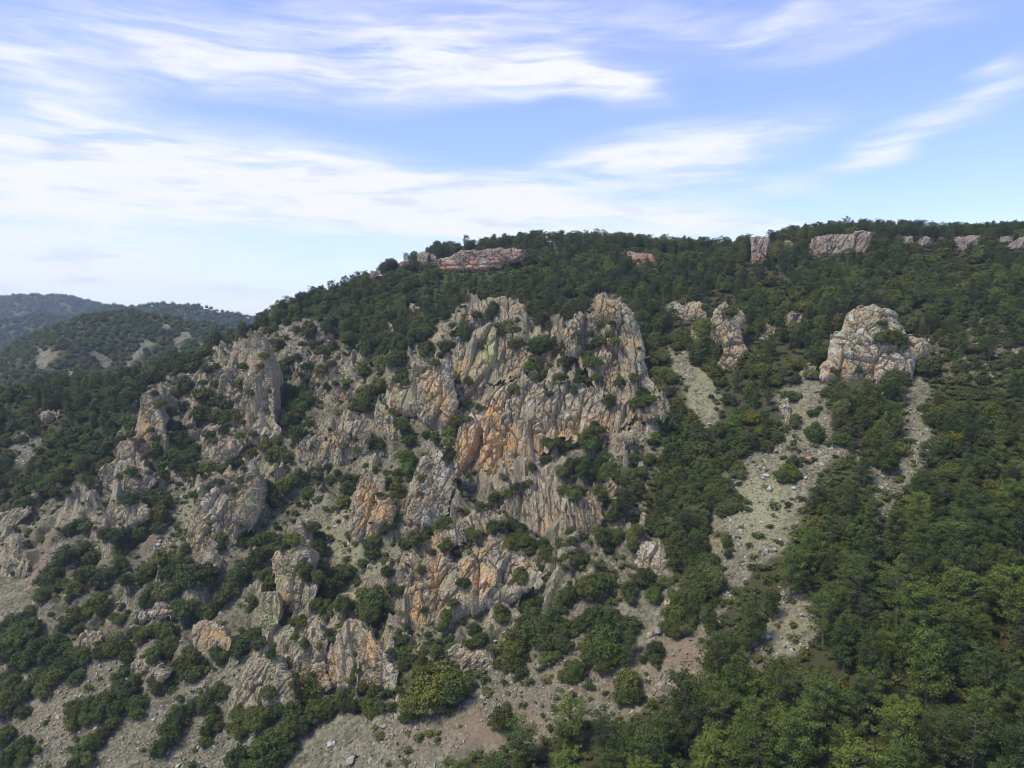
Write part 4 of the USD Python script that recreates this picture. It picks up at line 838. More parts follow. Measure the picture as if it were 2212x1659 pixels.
trees = []          # kind, x, y, z, size, tone, form, u, v (crown centre), radius in traced units
r = np.random.default_rng(5)
BUSH = {
    'a': (0, 546, 3, '1690,880,30 1625,910,30 1340,760,45 1400,740,30 1315,845,30 1390,850,25 1575,740,35 1520,850,22 1560,870,40 1720,660,35,y 1690,735,26,y 1000,915,28 1040,980,40 980,1150,25 1010,1205,30 925,1220,18 850,1180,35 1010,1310,60 1060,1380,55 1060,1440,40 965,1420,25 895,1450,22 850,1420,40 770,1460,25 1130,1130,55 1150,1200,60 1130,1310,50,g 1110,1040,50 1170,1000,55 1200,880,60 1150,900,50 1310,910,60 1340,970,70 1300,1060,70 1390,1040,60 1400,960,50 1480,990,50 1480,1060,50 1540,1070,45 1440,1090,35 1580,1100,25 1345,1170,40 1390,1220,30 1450,1165,35 1475,1120,28,g 1555,1190,30,g 1640,1180,30 1730,1015,20 1750,895,15 1840,760,60,g 1790,850,60 1820,960,70 1880,900,60 1930,1000,70,g 1900,1060,60 1990,950,60 1960,920,50 1800,970,40 1870,1120,60 1930,1180,70 2000,1110,40 1810,1210,40,g 1720,1270,50 1810,1280,60 1850,1330,60 1630,1310,45 1520,1350,50 1440,1390,45 1350,1400,60 1260,1420,70 1230,1330,70 1160,1380,60 1200,1240,60 1270,1280,50 1000,1570,80 1060,1620,60 920,1540,50 840,1600,60 1260,1570,40 1340,1520,22 1420,1490,35 1560,1480,30 1510,1550,30 1580,1400,20 1720,1560,70 1790,1620,60 1850,1530,60 1940,1480,60 2000,1560,50 2060,1440,40 2130,1390,35 2150,1470,40 2190,1440,30 1990,1450,35,g 1800,590,45 1750,510,40 1870,540,30 1920,500,30 1960,590,30 2000,530,60 2030,600,30 2100,640,55 1880,690,40 1930,680,30 1990,740,40 2090,760,45 2150,720,30 1950,795,25 1990,840,20 2060,855,20 2120,880,30 2170,850,25 2180,780,15 2160,610,40 2110,500,40 2150,430,60'),
    'd': (0, 1106, 3, '1040,50,70 1030,100,50 900,130,60 860,190,70 760,160,70 690,150,60 800,270,60 780,330,50 720,400,60 640,450,55 560,100,50 450,120,55 520,80,50 480,250,60 420,300,70 350,380,70 300,450,65 280,540,60 400,460,60 480,500,60 520,440,50 560,380,60 600,300,60 550,230,50 440,560,25,g 680,480,35 820,460,50 900,430,60 960,380,60 1040,330,70 1120,320,60 1180,330,50 1100,390,60 1180,420,60 1300,420,105 1230,450,70 1370,460,50 1060,520,70 1000,500,50 1140,500,50 1190,640,75 1250,620,60 1150,600,50 1310,650,55 1360,670,40 1400,600,50 1440,560,60 1500,500,60 1550,430,70 1600,370,70 1650,330,60 1700,280,60 1750,250,60 1840,190,50 1900,170,60 1830,220,40 1700,180,60 1760,170,50 1590,150,50 1590,190,45 1650,200,45 1560,80,35 1430,170,40 1430,240,35 1360,75,18 1355,135,22 1130,260,35 1200,240,40 1220,310,30 940,560,35 920,600,25 800,610,25 780,700,45 740,680,35 700,600,30 650,640,45 600,600,50 560,640,50 500,680,50 440,720,50 510,760,40 380,760,40 640,560,50 690,545,40 1750,440,60 1750,480,45 1690,410,40 1640,400,40 2030,100,50 2060,170,50 2080,260,60 2060,340,70 1970,370,60 2100,390,60 1990,440,40 2060,420,50 2130,470,60 2200,450,60 2200,380,50 2130,530,50 2050,590,50 2120,600,40 1830,650,60 1860,690,50 1630,570,40 1640,600,30 1900,710,35 1960,690,30 1650,800,70 1600,840,70 1550,870,60 1540,920,45 1680,850,50 1450,920,50 1400,930,50 1430,970,40 1230,900,50 1260,960,60 1200,990,70 1150,1000,50 1250,1030,70 1190,1050,50 1240,1080,40 1320,980,40 1010,920,65 980,960,40 1100,900,50 1020,770,60 950,780,50 880,770,45 1080,800,60 1110,850,55 900,830,45 760,850,75 720,890,65 800,890,55 660,910,60 640,860,30 820,960,50 810,1020,50 740,1080,30 500,1080,55 1015,1120,45 1010,1160,30 150,700,70 220,760,60 120,780,70 60,740,70 200,650,40 190,800,80 100,860,90 300,870,70 380,850,60 420,900,60 500,920,70 540,960,55 430,960,80 330,950,80 240,940,80 150,960,80 60,950,80 20,850,70 280,1040,70 360,1030,70 420,1020,60 480,980,50 250,1100,60 330,1090,60 270,1180,55 150,1190,60 170,1140,60 90,1140,70 40,1080,70 30,1180,70 60,1240,70 20,1300,60 150,1300,50 70,1170,50 50,1430,60 20,1480,70 110,1530,60 160,1500,55 170,1570,50 60,1600,70 150,1630,50 240,1540,30 480,1270,60 560,1260,70 490,1340,65 470,1400,45 620,1230,70 700,1220,80 780,1180,70 850,1170,60 870,1110,50 650,1330,60 560,1340,55 740,1290,65 830,1240,55 900,1240,65 890,1300,55 790,1130,60 740,1360,50 680,1420,45 600,1460,50 630,1500,55 570,1530,60 520,1590,65 490,1640,60 560,1620,50 700,1400,40 1420,1130,40 1460,1170,50 1380,1190,55 1310,1220,55 1260,1250,50 1220,1290,45 1310,1290,40 1180,1320,55 1120,1340,55 1080,1390,55 1150,1400,55 1100,1470,65 1040,1530,60 1010,1560,40 1130,1300,40 1200,1360,40 1380,1300,45 1370,1360,45 1340,1420,50 1330,1480,45 1420,1390,40 1400,1340,40 1270,1540,22 1540,1320,55 1600,1330,60 1640,1300,50 1540,1410,55 1610,1400,50 1560,1450,40 1740,1170,55,g 1910,1130,40 1560,1580,70 1500,1630,60 1600,1640,50'),
    'e': (737, 977, 3, '700,30,50 690,50,40 440,50,60,g 410,20,50,g 430,110,50,g 360,150,35 370,180,30 300,190,40 300,130,30 290,230,25 360,240,50 400,240,25,g 340,280,35 440,180,22 250,270,27 215,325,15 360,400,20,g 380,430,35 320,480,40 290,500,40 270,520,25 190,460,12 30,260,50 20,320,50 80,160,40 30,180,50 160,90,25 220,100,22 50,550,30 210,580,55 190,610,55 200,660,50 140,720,38,g 40,780,60 690,420,55 670,450,50 620,490,35 800,380,30 820,150,20 515,165,25 515,270,18 735,185,20,g 560,530,40 520,560,50 470,570,50 430,600,45 400,590,40,g 870,540,45 840,520,40 920,520,45 980,500,45 1030,470,55 1090,460,50 1130,480,45 1170,530,45 1120,560,50 1190,580,55 1240,600,40 1090,590,40 1130,620,35 1220,640,35 1330,640,50 1350,680,40 1310,600,40 990,300,40 1000,280,35 1080,270,35 1130,240,35 1180,215,35 1220,195,28 900,355,40 960,350,30 690,610,40 660,620,35 740,640,40 760,650,35 590,650,30 520,780,38 510,760,25 300,770,45 310,800,35 795,850,42 1160,810,50 430,730,14 220,120,18 1430,130,55,p 1500,90,60 1560,60,60 1580,130,70 1640,110,60 1700,150,60 1500,150,40 1440,240,40 1510,280,50 1550,260,30 1670,270,50 1240,110,30 1330,50,40 1500,570,35 1580,550,28 1450,680,30 1530,700,55 1580,690,40 1540,650,40 1680,560,50 1720,540,60 1780,560,55 1730,630,25'),
    'f': (546, 1244, 4, '1040,200,130 1000,330,110 1080,350,90 1040,430,50 1160,330,60 1200,130,60 1280,120,60 940,130,50 790,240,80 740,270,60 860,250,50 560,260,60 600,300,40 270,340,70 400,400,60 360,540,40 450,600,50 190,600,30 160,690,55 630,360,40 660,500,50 690,540,35 570,620,35 520,860,40 370,860,35 380,950,45 140,1010,75 890,670,25 905,820,25 850,900,45 960,960,60,y 1060,1000,70 1160,1000,50 1040,1100,90 980,1080,70 1020,1190,60 1100,1130,60 480,1040,140 400,1080,90 560,1150,100 500,1200,90 680,1110,90 750,1090,80 800,1110,80 860,1120,60 640,1170,80 350,1220,110 300,1330,110 420,1300,100 200,1400,120 300,1480,90 90,1480,120 180,1580,120 60,1600,100 60,1250,120 150,1200,90 230,1150,60 1590,960,210,y 1700,1010,160 1420,1090,150 1450,890,90 1560,1090,150 1800,980,80 1870,930,60 1760,850,60 1320,1220,60 1370,1200,70 1280,900,50 1270,970,40 1300,540,60 1260,590,40 1320,680,70 1330,760,60 1380,730,60 1190,650,35 1590,630,50 1570,690,40 1480,650,40 1680,340,60,g 1730,240,50 1480,300,35 1920,500,80 1960,560,70 1890,590,50 1830,570,25 2150,350,70 2120,300,40 1820,60,60 1930,340,40 1810,390,25 1460,760,60 1430,800,50'),
    'h': (1031, 1244, 4, '210,1240,125 470,250,100 400,290,60 550,220,50 220,310,60 190,280,50 40,540,60 370,30,70 470,360,90 400,440,80 330,540,110,o 270,640,110,o 330,700,110,o 280,760,80,o 420,500,110 520,450,110 640,430,110 740,460,100 580,560,100 700,560,90 760,600,80 600,720,75,p 690,690,50 380,840,70 180,770,45 780,190,90 850,150,90 950,110,120 1050,100,110 1120,60,80 980,170,60 720,220,70 1310,150,80 1330,210,50 1530,170,80 1540,100,70 1450,30,100 1600,40,80 1400,40,70 1730,200,90 1800,170,80 1870,290,90 1870,360,60 1710,350,110 1780,420,110 1650,430,80 1720,480,70 1960,80,120 2040,60,90 1950,150,70 900,420,90 1000,360,100 1060,290,50 1140,330,80 1200,400,110 1310,430,100 1250,480,100 1080,520,130 1000,600,130 1100,640,140 980,720,110 1080,760,100 1180,700,90 840,800,90 790,850,80 870,870,60 900,820,70 1530,640,85 1530,720,70 1500,700,60 1430,720,40 1310,650,120,P 1280,770,95,P 1300,930,120 1300,1020,130 1260,1070,80 1380,1060,70 960,900,35,p 980,1070,28,p'),
    'c': (1290, 910, 4, '60,300,80 30,380,70 130,400,90 180,450,80 260,460,80 300,330,60 250,500,80 330,550,70 350,620,80 300,680,90 230,720,90 180,790,80 130,830,60 370,430,60 390,470,40 460,330,60 510,140,50,g 480,170,40 390,220,25 30,620,60 20,950,60 100,980,80 180,1000,60 60,1040,80 320,850,60 340,950,70 300,1030,60 310,1080,50 100,1110,45 700,40,120 600,40,80 820,90,100 860,170,130 720,200,110 880,280,130 800,330,100 900,400,110 950,470,80 650,330,100 590,370,80 700,400,80 970,550,60 1870,90,70 1900,150,60 1690,370,60 1660,440,80 1600,490,70 1720,460,60 1610,310,30 1740,260,25 1210,410,60 1180,460,50,p 1240,480,50,p 1110,600,80 1070,660,70 1160,660,90 1120,740,90 1090,790,60 1200,740,60 1110,1030,55 1130,1090,45 1130,1160,40 1070,1270,35 780,500,80 700,540,90 660,620,90 760,600,110 850,600,90 880,680,90 780,720,120 680,720,90 600,680,90 850,800,110 720,850,110 600,850,110 500,850,90 480,930,80 840,900,100 900,900,70 880,1000,90 780,1050,90 690,1100,100,o 640,1140,70,o 760,1170,90 850,1120,100 920,1080,60 820,1250,100 900,1220,100 980,1200,80 1010,1250,60 960,1320,90 880,1330,100 940,1420,90 1000,1400,70 870,1420,80 960,1480,60'),
    'b': (737, 424, 3, '1580,750,45,P 1680,830,28 1755,825,25 1620,890,22 1750,890,30,o 1770,930,35,o 1660,960,45 1690,940,30 1620,980,35 1735,1065,60 1640,1070,55 1600,1070,45 1560,1020,25 1540,960,40,P 1560,1150,50 1600,1180,45 1660,1180,40 1540,1190,40 1425,1180,42 1315,1155,38 1240,1175,30,p 1350,1275,28 1740,1345,50 1900,1180,40 1810,1215,35 1950,1275,45 1960,1340,60 1900,1360,40 2000,1320,40 1930,985,15 1140,960,50 1100,950,30 1120,1240,35 1140,1270,22 825,1210,35 805,1355,38 750,1165,32 750,1200,22 890,1380,30 910,980,18 975,760,45 990,710,35 880,775,35 950,790,35 1010,830,25 1070,840,40,p 1110,870,50,p 1140,810,20 1050,880,40 730,890,25 720,830,25 800,860,50,P 790,930,60,P 800,900,50 690,970,50 670,1000,40 650,1030,30 610,1080,35 560,980,50 540,1030,40 390,1190,55 400,1150,45 420,1220,30 250,1230,60 190,1260,50 230,1280,40 150,1310,60 110,1360,60 160,1380,50 330,1390,25 400,1500,50 370,1470,40 440,1590,50,g 430,1540,40,g 550,1545,35,g 610,1580,40 700,1540,50 740,1500,50 700,1600,50 770,1450,40 820,1440,30 1250,1050,40 1220,1100,40,g 1280,1110,40 1380,1020,60,P 1430,1020,50,P 1450,1080,50 1480,1060,50 1270,940,50 1300,980,60 1250,1000,50 1310,920,45 1340,960,40 1370,1590,60 1430,1630,50 1500,1600,60 1560,1570,70 1620,1600,80 1680,1620,60 1660,1510,50 1600,1540,40 1640,1480,30 1850,680,22,y 1510,1270,25 1500,1240,25 40,1200,35 30,1240,25 150,1140,45 140,1100,35 270,1120,60 250,1070,50 330,1080,60 370,1040,60 380,980,60 270,1010,50 200,1080,35 90,940,60 160,1010,40 170,940,50 240,950,50 90,1580,20 60,1540,18 180,1590,30 240,1610,50 110,1640,30 20,1620,30'),
    'k': (1475, 424, 3, '1290,820,30 1290,920,55 1350,910,60,y 1400,940,55 1430,980,30 1150,1050,22 990,1125,35 1140,1140,30 1570,1110,80,p 1380,1170,70 1340,1210,60 400,720,25,g 450,870,40,g 110,990,85,P 200,980,80,P 90,1060,60 130,850,60,p 310,745,45,p 460,1090,90,o 700,1290,60 730,1440,35 840,1400,35 720,1480,35 860,1540,55 830,1160,45,p 600,790,50 150,720,30'),
}
for key, (uo, vo, sc_, text) in BUSH.items():
    it = [q.split(',') for q in text.split()]
    us = np.array([uo + float(q[0]) / sc_ for q in it]); vs = np.array([vo + float(q[1]) / sc_ for q in it]); rs = np.array([float(q[2]) / sc_ for q in it])
    base, ok = stand(us, vs + 0.62 * rs)
    for q, u, v, rr, p, o in zip(it, us, vs, rs, base, ok):
        if not o:
            continue
        flag = q[3] if len(q) > 3 else ''
        R_ = rr * p[1] / F * 1.08
        if flag == 'P':
            trees.append(['pine', *p, 2.5 * R_ / 10, str(r.choice(['mid green', 'dark green', 'light green'])), str(r.choice(['cone', 'round'])), u, v, rr])
            continue
        tone = {'y': 'yellow green', 'g': 'bright green', 'p': 'grey green', 'o': 'olive green'}.get(flag) or str(r.choice(['dark green', 'olive green', 'grey green'], p=[.66, .24, .10]))
        form = str(r.choice(['dome', 'tall', 'low', 'lean'], p=[.42, .2, .16, .22]))
        trees.append(['oak', *p, R_ / 2.5, tone, form, u, v, rr])
n_listed = len(trees)

n = 4800
x, y = r.uniform(-200, 120, n), r.uniform(70, 270, n)
dn = fbm(np.stack([x / 13, y / 13, 0 * x], -1), 3, 191)
z = ground_z(x, y)
u, v = project(np.stack([x, y, z + 0.6 + CAM_Z], -1))
ok = inside(ROCKY, u, v) & ~inside(BARE.buffer(-3), u, v) & (r.uniform(0, 1, n) < smooth01(dn, .42, .62))
zb = zbuf[np.clip((v / ZC).astype(int), 0, 439), np.clip((u / ZC).astype(int) + 20, 0, 599)]
ok &= (zb > 1e8) | (y < zb + 1.0)
for i in np.nonzero(ok)[0]:
    R_ = 0.55 + 0.75 * r.uniform() ** 2
    trees.append(['oak', x[i], y[i], z[i] - 0.15, R_ / 2.5, str(r.choice(['dark green', 'olive green', 'grey green'], p=[.4, .25, .35])), str(r.choice(['dome', 'low', 'lean', 'tall'])), u[i], v[i], R_ * F / y[i]])
CLIFFMASK = shapely.union_all([q.buffer(1.0) for q in CLIFFS])
ROCKMASK = shapely.union_all([q.buffer(-1.0) for _, q in LANDMARKS])
# closed forest: jittered places on the slope whose crowns fall inside the forest outlines
for spacing, ylo, yhi in ((3.2, 45, 130), (2.9, 130, 330)):
    gx, gy = np.meshgrid(np.arange(-250, 320, spacing), np.arange(ylo, yhi, spacing * 0.9), indexing='ij')
    x = gx.ravel() + r.uniform(-.5, .5, gx.size) * spacing; y = gy.ravel() + r.uniform(-.5, .5, gx.size) * spacing
    z = ground_z(x, y)
    up = 2.6
    u, v = project(np.stack([x, y, z + up + CAM_Z], -1))
    dn = fbm(np.stack([x / 16, y / 16, 0 * x], -1), 2, 77)
    _, vtop = project(np.stack([x, y, z + 5.2 + CAM_Z], -1))
    _, vt2 = project(np.stack([x, y, z + 7.5 + CAM_Z], -1))
    keep = inside(FOREST, u, v) & ~((u > 1500) & inside(BARE.buffer(-8), u, vt2)) & ~inside(BARE.buffer(-3), u, vtop) & ~inside(BARE.buffer(-3), u, 0.5 * (v + vtop)) & (u > -800) & (u < 3300) & (v < 1850)
    scrubz = np.exp(-((u - 2110) / 110) ** 2 - ((v - 770) / 75) ** 2)
    keep &= r.uniform(0, 1, x.size) > 0.55 * scrubz
    leftish = (v < 790) & (u < 960) & (v > 660)
    keep &= ~(leftish & (dn < 0.49))
    keep &= ~((v < 900) & (dn < 0.37) & (r.uniform(0, 1, x.size) < 0.6))
    x, y, z, u, v = x[keep], y[keep], z[keep], u[keep], v[keep]
    # hidden behind the crest or inside a crag: leave out
    h_, ok = hit_ground(u, v - 8)
    vis = ~ok | (h_[:, 1] > y - 14)
    x, y, z, u, v = x[vis], y[vis], z[vis], u[vis], v[vis]
    zb = zbuf[np.clip((v / ZC).astype(int), 0, 439), np.clip((u / ZC).astype(int) + 20, 0, 599)]
    free = ((zb > 1e8) | (y < zb - 0.5)) & ~inside(ROCKMASK, u, v) & ~inside(ROCKMASK, u, v - 6) & ~inside(CLIFFMASK, u, v) & ~inside(CLIFFMASK, u, v - 4)
    x, y, z, u, v, zb = x[free], y[free], z[free], u[free], v[free], zb[free]
    bottom_right = smooth01(v + 0.35 * (u - 1106), 1150, 1750)
    inpine = np.where(inside(UPPER, u, v), 0.55, np.where(inside(RIGHT, u, v), 0.30 + 0.58 * bottom_right, np.where(inside(LEFT, u, v), 0.35 + 0.4 * np.exp(-((u - 220) / 120) ** 2 - ((v - 870) / 50) ** 2), 0.10)))
    patch = fbm(np.stack([x / 22, y / 22, 0 * x + 5], -1), 3, 78)
    inpine = np.where(v < 545, 0.72, inpine)
    isp = r.uniform(0, 1, x.size) < np.clip(inpine + 1.2 * (patch - 0.5), 0, 1)
    for i in range(len(x)):
        near_skyline = v[i] < 545
        if isp[i]:
            H = (5.4 + 3.2 * bottom_right[i] if not near_skyline else 5.0) * r.uniform(0.55, 1.28)
            if near_skyline:
                form = str(r.choice(['flat', 'round', 'cone'], p=[.5, .35, .15]))
            else:
                form = str(r.choice(['cone', 'round', 'flat'], p=[.34, .56, .10]))
            lt = 0.45 * bottom_right[i]
            tone = str(r.choice(['dark green', 'mid green', 'light green', 'blue green'], p=[.32 - .3 * lt, .44 - .05 * lt, .12 + .45 * lt, .12 - .10 * lt]))
            f, _ = 0, 0
            trees.append(['pine', x[i], y[i], z[i] - 0.15, H / 10, tone, form, u[i], v[i], 0.28 * H * F / y[i]])
        else:
            R_ = (1.75 + 0.5 * (1 - smooth01(np.array(v[i]), 600, 1100))) * r.uniform(0.7, 1.3)
            if scrubz.size and abs(u[i] - 2110) < 150 and abs(v[i] - 770) < 100:
                tone, R_ = str(r.choice(['grey green', 'dark green', 'olive green'], p=[.6, .25, .15])), R_ * 0.7
            else:
                tone = str(r.choice(['dark green', 'olive green', 'yellow green', 'grey green', 'bright green'], p=[.46, .30, .06, .15, .03]))
            form = str(r.choice(['dome', 'tall', 'low', 'lean'], p=[.35, .40, .05, .2]))
            trees.append(['oak', x[i], y[i], z[i] - 0.1, R_ / 2.5, tone, form, u[i], v[i], R_ * F / y[i]])
# the tallest pines on the skyline
SKY = [(1829, 463, 6.8), (1801, 474, 5.4), (1872, 478, 5.2), (1776, 473, 5.0), (1700, 486, 4.6), (1560, 518, 4.8), (1155, 500, 4.8), (1278, 496, 4.8), (1318, 500, 4.8), (1968, 480, 5.0), (2118, 477, 5.0), (2187, 475, 5.0), (742, 605, 4.8), (922, 536, 4.0), (640, 655, 4.6), (885, 556, 3.6), (855, 562, 3.4)]
_u = 600.0
while _u < 2215:
    sk = np.interp(_u, [560, 640, 742, 820, 900, 1000, 1060, 1200, 1350, 1500, 1560, 1620, 1700, 1760, 1850, 1900, 2000, 2212], [688, 660, 616, 588, 552, 522, 508, 504, 510, 518, 522, 504, 490, 482, 478, 488, 486, 482])
    SKY.append((_u, sk + r.uniform(-5, 9), r.uniform(3.6, 5.8)))
    _u += r.uniform(11, 42)
for u, vt, H in SKY:
    d = direction(u, vt); d = d / d[1]
    best = None
    for y in np.arange(180, 320, 2.0):
        gap = d[2] * y - float(ground_z(d[0] * y, y)) - H
        if best is None or abs(gap) < best[0]:
            best = (abs(gap), y)
    y = best[1]
    trees.append(['pine', d[0] * y, y, float(ground_z(d[0] * y, y)) - 0.2, H / 10, str(r.choice(['dark green', 'mid green'])), str(r.choice(['flat', 'round', 'cone'], p=[.55, .25, .2])), u, vt + 14, 0.28 * H * F / y])
print('trees', len(trees), 'listed', n_listed)
# ------------------------------------------------------------------ labels that say which one
REF = {'long banded reddish cliff': 'banded cliff', 'small orange cliff': 'orange cliff', 'tall narrow cliff pillar': 'skyline pillar', 'broad grey block cliff': 'broad block cliff', 'widest block': 'right skyline blocks',
       'rounded grey summit crag': 'rounded summit crag', 'split pale crag': 'split pale crag', 'pyramid crag streaked': 'lichen pyramid', 'grey and orange wall': 'orange wall', 'twin topped': 'twin topped pyramid', 'small pale spire left': 'small pale spire',
       'large central massif': 'central massif', 'white streaked': 'white streaked buttress', 'ribbed grey slab right': 'ribbed grey slab', 'finely ribbed': 'sloping ribbed slab', 'long orange grey ledge': 'long orange ledge', 'broad lower crag': 'broad lower crag',
       'triangular grey flake': 'triangular flake', 'striped low hump': 'striped hump', 'freestanding orange tower': 'orange tower', 'needle topped': 'needle topped spire', 'row of upright': 'upright grey ribs', 'tall leaning blade': 'leaning blade', 'pinkish rough wall': 'pinkish wall',
       'squat pink block': 'squat pink block', 'steep pointed spire': 'leftmost spire', 'broken grey shoulder': 'broken shoulder', 'jagged lichen grey': 'jagged grey crag', 'grey crag with yellow': 'lichen crag', 'cracked pointed crag': 'cracked pointed crag',
       'rough brown ribs': 'brown ribs', 'pale pointed crag': 'pale pointed crag', 'smooth grey face': 'smooth grey face', 'two grey blocks': 'two grey blocks', 'rounded pale crag': 'rounded pale crag', 'grey crag with a small': 'cleft grey crag', 'rounded stony crag': 'stony crag',
       'pinkish low crag': 'low pink crag', 'pale knob': 'pale knob', 'pale broken ribs': 'pale broken ribs', 'pale stony ledges': 'pale ledges', 'thin pale needle': 'thin needle', 'big pale rock dome': 'rock dome', 'square pale block': 'square pale block',
       'tall cracked grey': 'cracked outcrop', 'sloping pale block': 'sloping block', 'flat pale slab': 'flat forest slab', 'low lichen crag': 'low lichen crag', 'narrow stone chute': 'narrow chute', 'long pale scree': 'long right scree', 'lower scree tongue': 'lower scree tongue',
       'brown scree': 'brown scree', 'grey scree at': 'bottom left scree', 'reddish gully': 'reddish gully', 'reddish stone run': 'reddish stone run', 'pale stone chute': 'pale chute', 'small grey scree': 'small left scree', 'pale rubble strip': 'rubble strip'}
MARKS = []
for lab, poly in LANDMARKS + list(SCREES.items()):
    ref = next((s for k, s in REF.items() if lab.startswith(k)), None)
    if ref:
        MARKS.append((ref, poly))
MARKS += [('bottom right corner', P((2150, 1600), (2300, 1600), (2300, 1750), (2150, 1750))), ('right edge', P((2205, 1000), (2260, 1000), (2260, 1350), (2205, 1350))), ('bottom edge', P((1250, 1655), (1900, 1655), (1900, 1760), (1250, 1760)))]
ORD = ['', 'second', 'third', 'fourth', 'fifth', 'sixth', 'seventh', 'eighth', 'ninth', 'tenth', 'eleventh', 'twelfth', 'thirteenth', 'fourteenth', 'fifteenth', 'sixteenth', 'seventeenth', 'eighteenth', 'nineteenth', 'twentieth']


def where(u, v):
    pnt = shapely.Point(u, v)
    d = [(poly.distance(pnt), ref, poly) for ref, poly in MARKS]
    dd, ref, poly = min(d, key=lambda q: q[0])
    if dd < 1:
        c = poly.centroid
        return f'on the {ref}'
    near = shapely.ops.nearest_points(poly, pnt)[0]
    du, dv = u - near.x, v - near.y
    far = 'well ' if dd > 130 else ''
    if abs(dv) > abs(du):
        return f'{far}{"below" if dv > 0 else "above"} the {ref}'
    return f'{far}{"right" if du > 0 else "left"} of the {ref}'


def label_all(items):
    """items: (look, u, v). Looks and places first; where several still read alike, their order from the left (or from the top) is added."""
    groups = {}
    for i, (look, u, v) in enumerate(items):
        groups.setdefault(f'{look} {where(u, v)}', []).append(i)
    out = [''] * len(items)
    for text, ids in groups.items():
        if len(ids) == 1:
            out[ids[0]] = text
            continue
        ids.sort(key=lambda i: items[i][1])
        n = len(ids)
        for k, i in enumerate(ids):
            j = n - 1 - k
            if k == 0:
                s = 'leftmost of these'
            elif j == 0:
                s = 'rightmost of these'
            elif k <= j:
                s = f'{ORD[min(k, 19)]} from the left'
            else:
                s = f'{ORD[min(j, 19)]} from the right'
            out[i] = f'{text}, {s}'
    for i, t in enumerate(out):
        if len(t.split()) > 16:
            out[i] = t.replace('some way ', '')
        if len(out[i].split()) > 16:
            out[i] = out[i].replace(' of these', '')
    return out


import shapely.ops
order = {'pine': [], 'oak': []}
for i, t in enumerate(trees):
    seen = -20 < t[7] < 2232 and -20 < t[8] < 1700
    if seen:
        order[t[0]].append(i)
named = set()
for kind in order:
    order[kind].sort(key=lambda i: -trees[i][9])
    named |= set(order[kind][:300])
named_list = sorted(named)
looks = []
for i in named_list:
    kind, tone, form, rr = trees[i][0], trees[i][5], trees[i][6], trees[i][9]
    if kind == 'pine':
        size = 'tall' if rr > 34 else 'medium' if rr > 28 else 'small'
        looks.append((f'{size} {tone} {"flat topped " if form == "flat" else "pointed " if form == "cone" else "rounded "}pine', trees[i][7], trees[i][8]))
    else:
        size = 'large' if rr > 28 else 'medium' if rr > 21 else 'small'
        looks.append((f'{size} {tone} {dict(dome="domed", tall="upright", low="low spreading", lean="lopsided")[form]} oak', trees[i][7], trees[i][8]))
labels = label_all(looks)
rr_ = np.random.default_rng(8)
for i, lab in zip(named_list, labels):
    kind, x, y, z, s, tone, form = trees[i][:7]
    shape = (PINES if kind == 'pine' else OAKS)[(tone, form, i % 2)]
    xf = UsdGeom.Xform.Define(stage, '/World/' + numbered('pine_tree' if kind == 'pine' else 'oak_tree'))
    xf.AddTranslateOp().Set((float(x), float(y), float(z + CAM_Z)))
    xf.AddRotateZOp().Set(float(rr_.uniform(0, 360)))
    xf.AddScaleOp().Set((float(s), float(s), float(s * rr_.uniform(0.9, 1.12))))
    xf.GetPrim().GetReferences().AddInternalReference(shape)
    xf.GetPrim().SetInstanceable(True)
    tag(xf, lab, 'pine tree' if kind == 'pine' else 'oak tree', 'pines on the mountain side' if kind == 'pine' else 'evergreen oaks on the mountain side')


def scatter(name, label, kinds, pos, which, scale, rot=None, structure='stuff'):
    """One PointInstancer; kinds: list of {part: (mesh, material)}."""
    pi = UsdGeom.PointInstancer.Define(stage, f'/World/{name}')
    targets = []
    for q, parts in enumerate(kinds):
        pr = f'/World/{name}/{parts[0]}' + (f'_{q:03d}' if q else '')
        if isinstance(parts[1], str):
            xf = UsdGeom.Xform.Define(stage, pr); xf.GetPrim().GetReferences().AddInternalReference(parts[1])
        else:
            usdkit.mesh(stage, pr, parts[1], parts[2])
        targets.append(pr)
    pi.CreatePrototypesRel().SetTargets(targets)
    n = len(pos)
    g = np.random.default_rng(len(name) + n)
    pi.CreatePositionsAttr(Vt.Vec3fArray.FromNumpy(np.asarray(pos, np.float32)))
    pi.CreateProtoIndicesAttr(Vt.IntArray.FromNumpy(np.asarray(which, np.int32)))
    sc = np.asarray(scale, np.float32)
    pi.CreateScalesAttr(Vt.Vec3fArray.FromNumpy(np.ascontiguousarray(sc if sc.ndim == 2 else np.repeat(sc[:, None], 3, 1))))
    if rot is None:
        a = g.uniform(0, 2 * np.pi, n)
        qs = np.stack([np.cos(a / 2), 0 * a, 0 * a, np.sin(a / 2)], -1)
    else:
        qs = g.normal(0, 1, (n, 4)); qs /= np.linalg.norm(qs, axis=1, keepdims=True)
    pi.CreateOrientationsAttr(Vt.QuathArray([Gf.Quath(*map(float, q)) for q in qs]))
    tag(pi, label, kind=structure)
    return pi


for kind, lib, nm, lab in (('pine', PINES, 'pine_forest', 'more distant pines filling the mountain forest'), ('oak', OAKS, 'oak_forest', 'more distant evergreen oaks and bushes filling the mountain forest')):
    keys = list(lib)
    rest = [i for i, t in enumerate(trees) if t[0] == kind and i not in named]
    scatter(nm, lab, [(kind, lib[k]) for k in keys], [(trees[i][1], trees[i][2], trees[i][3] + CAM_Z) for i in rest],
            [keys.index((trees[i][5], trees[i][6], i % 2)) for i in rest], [trees[i][4] for i in rest])

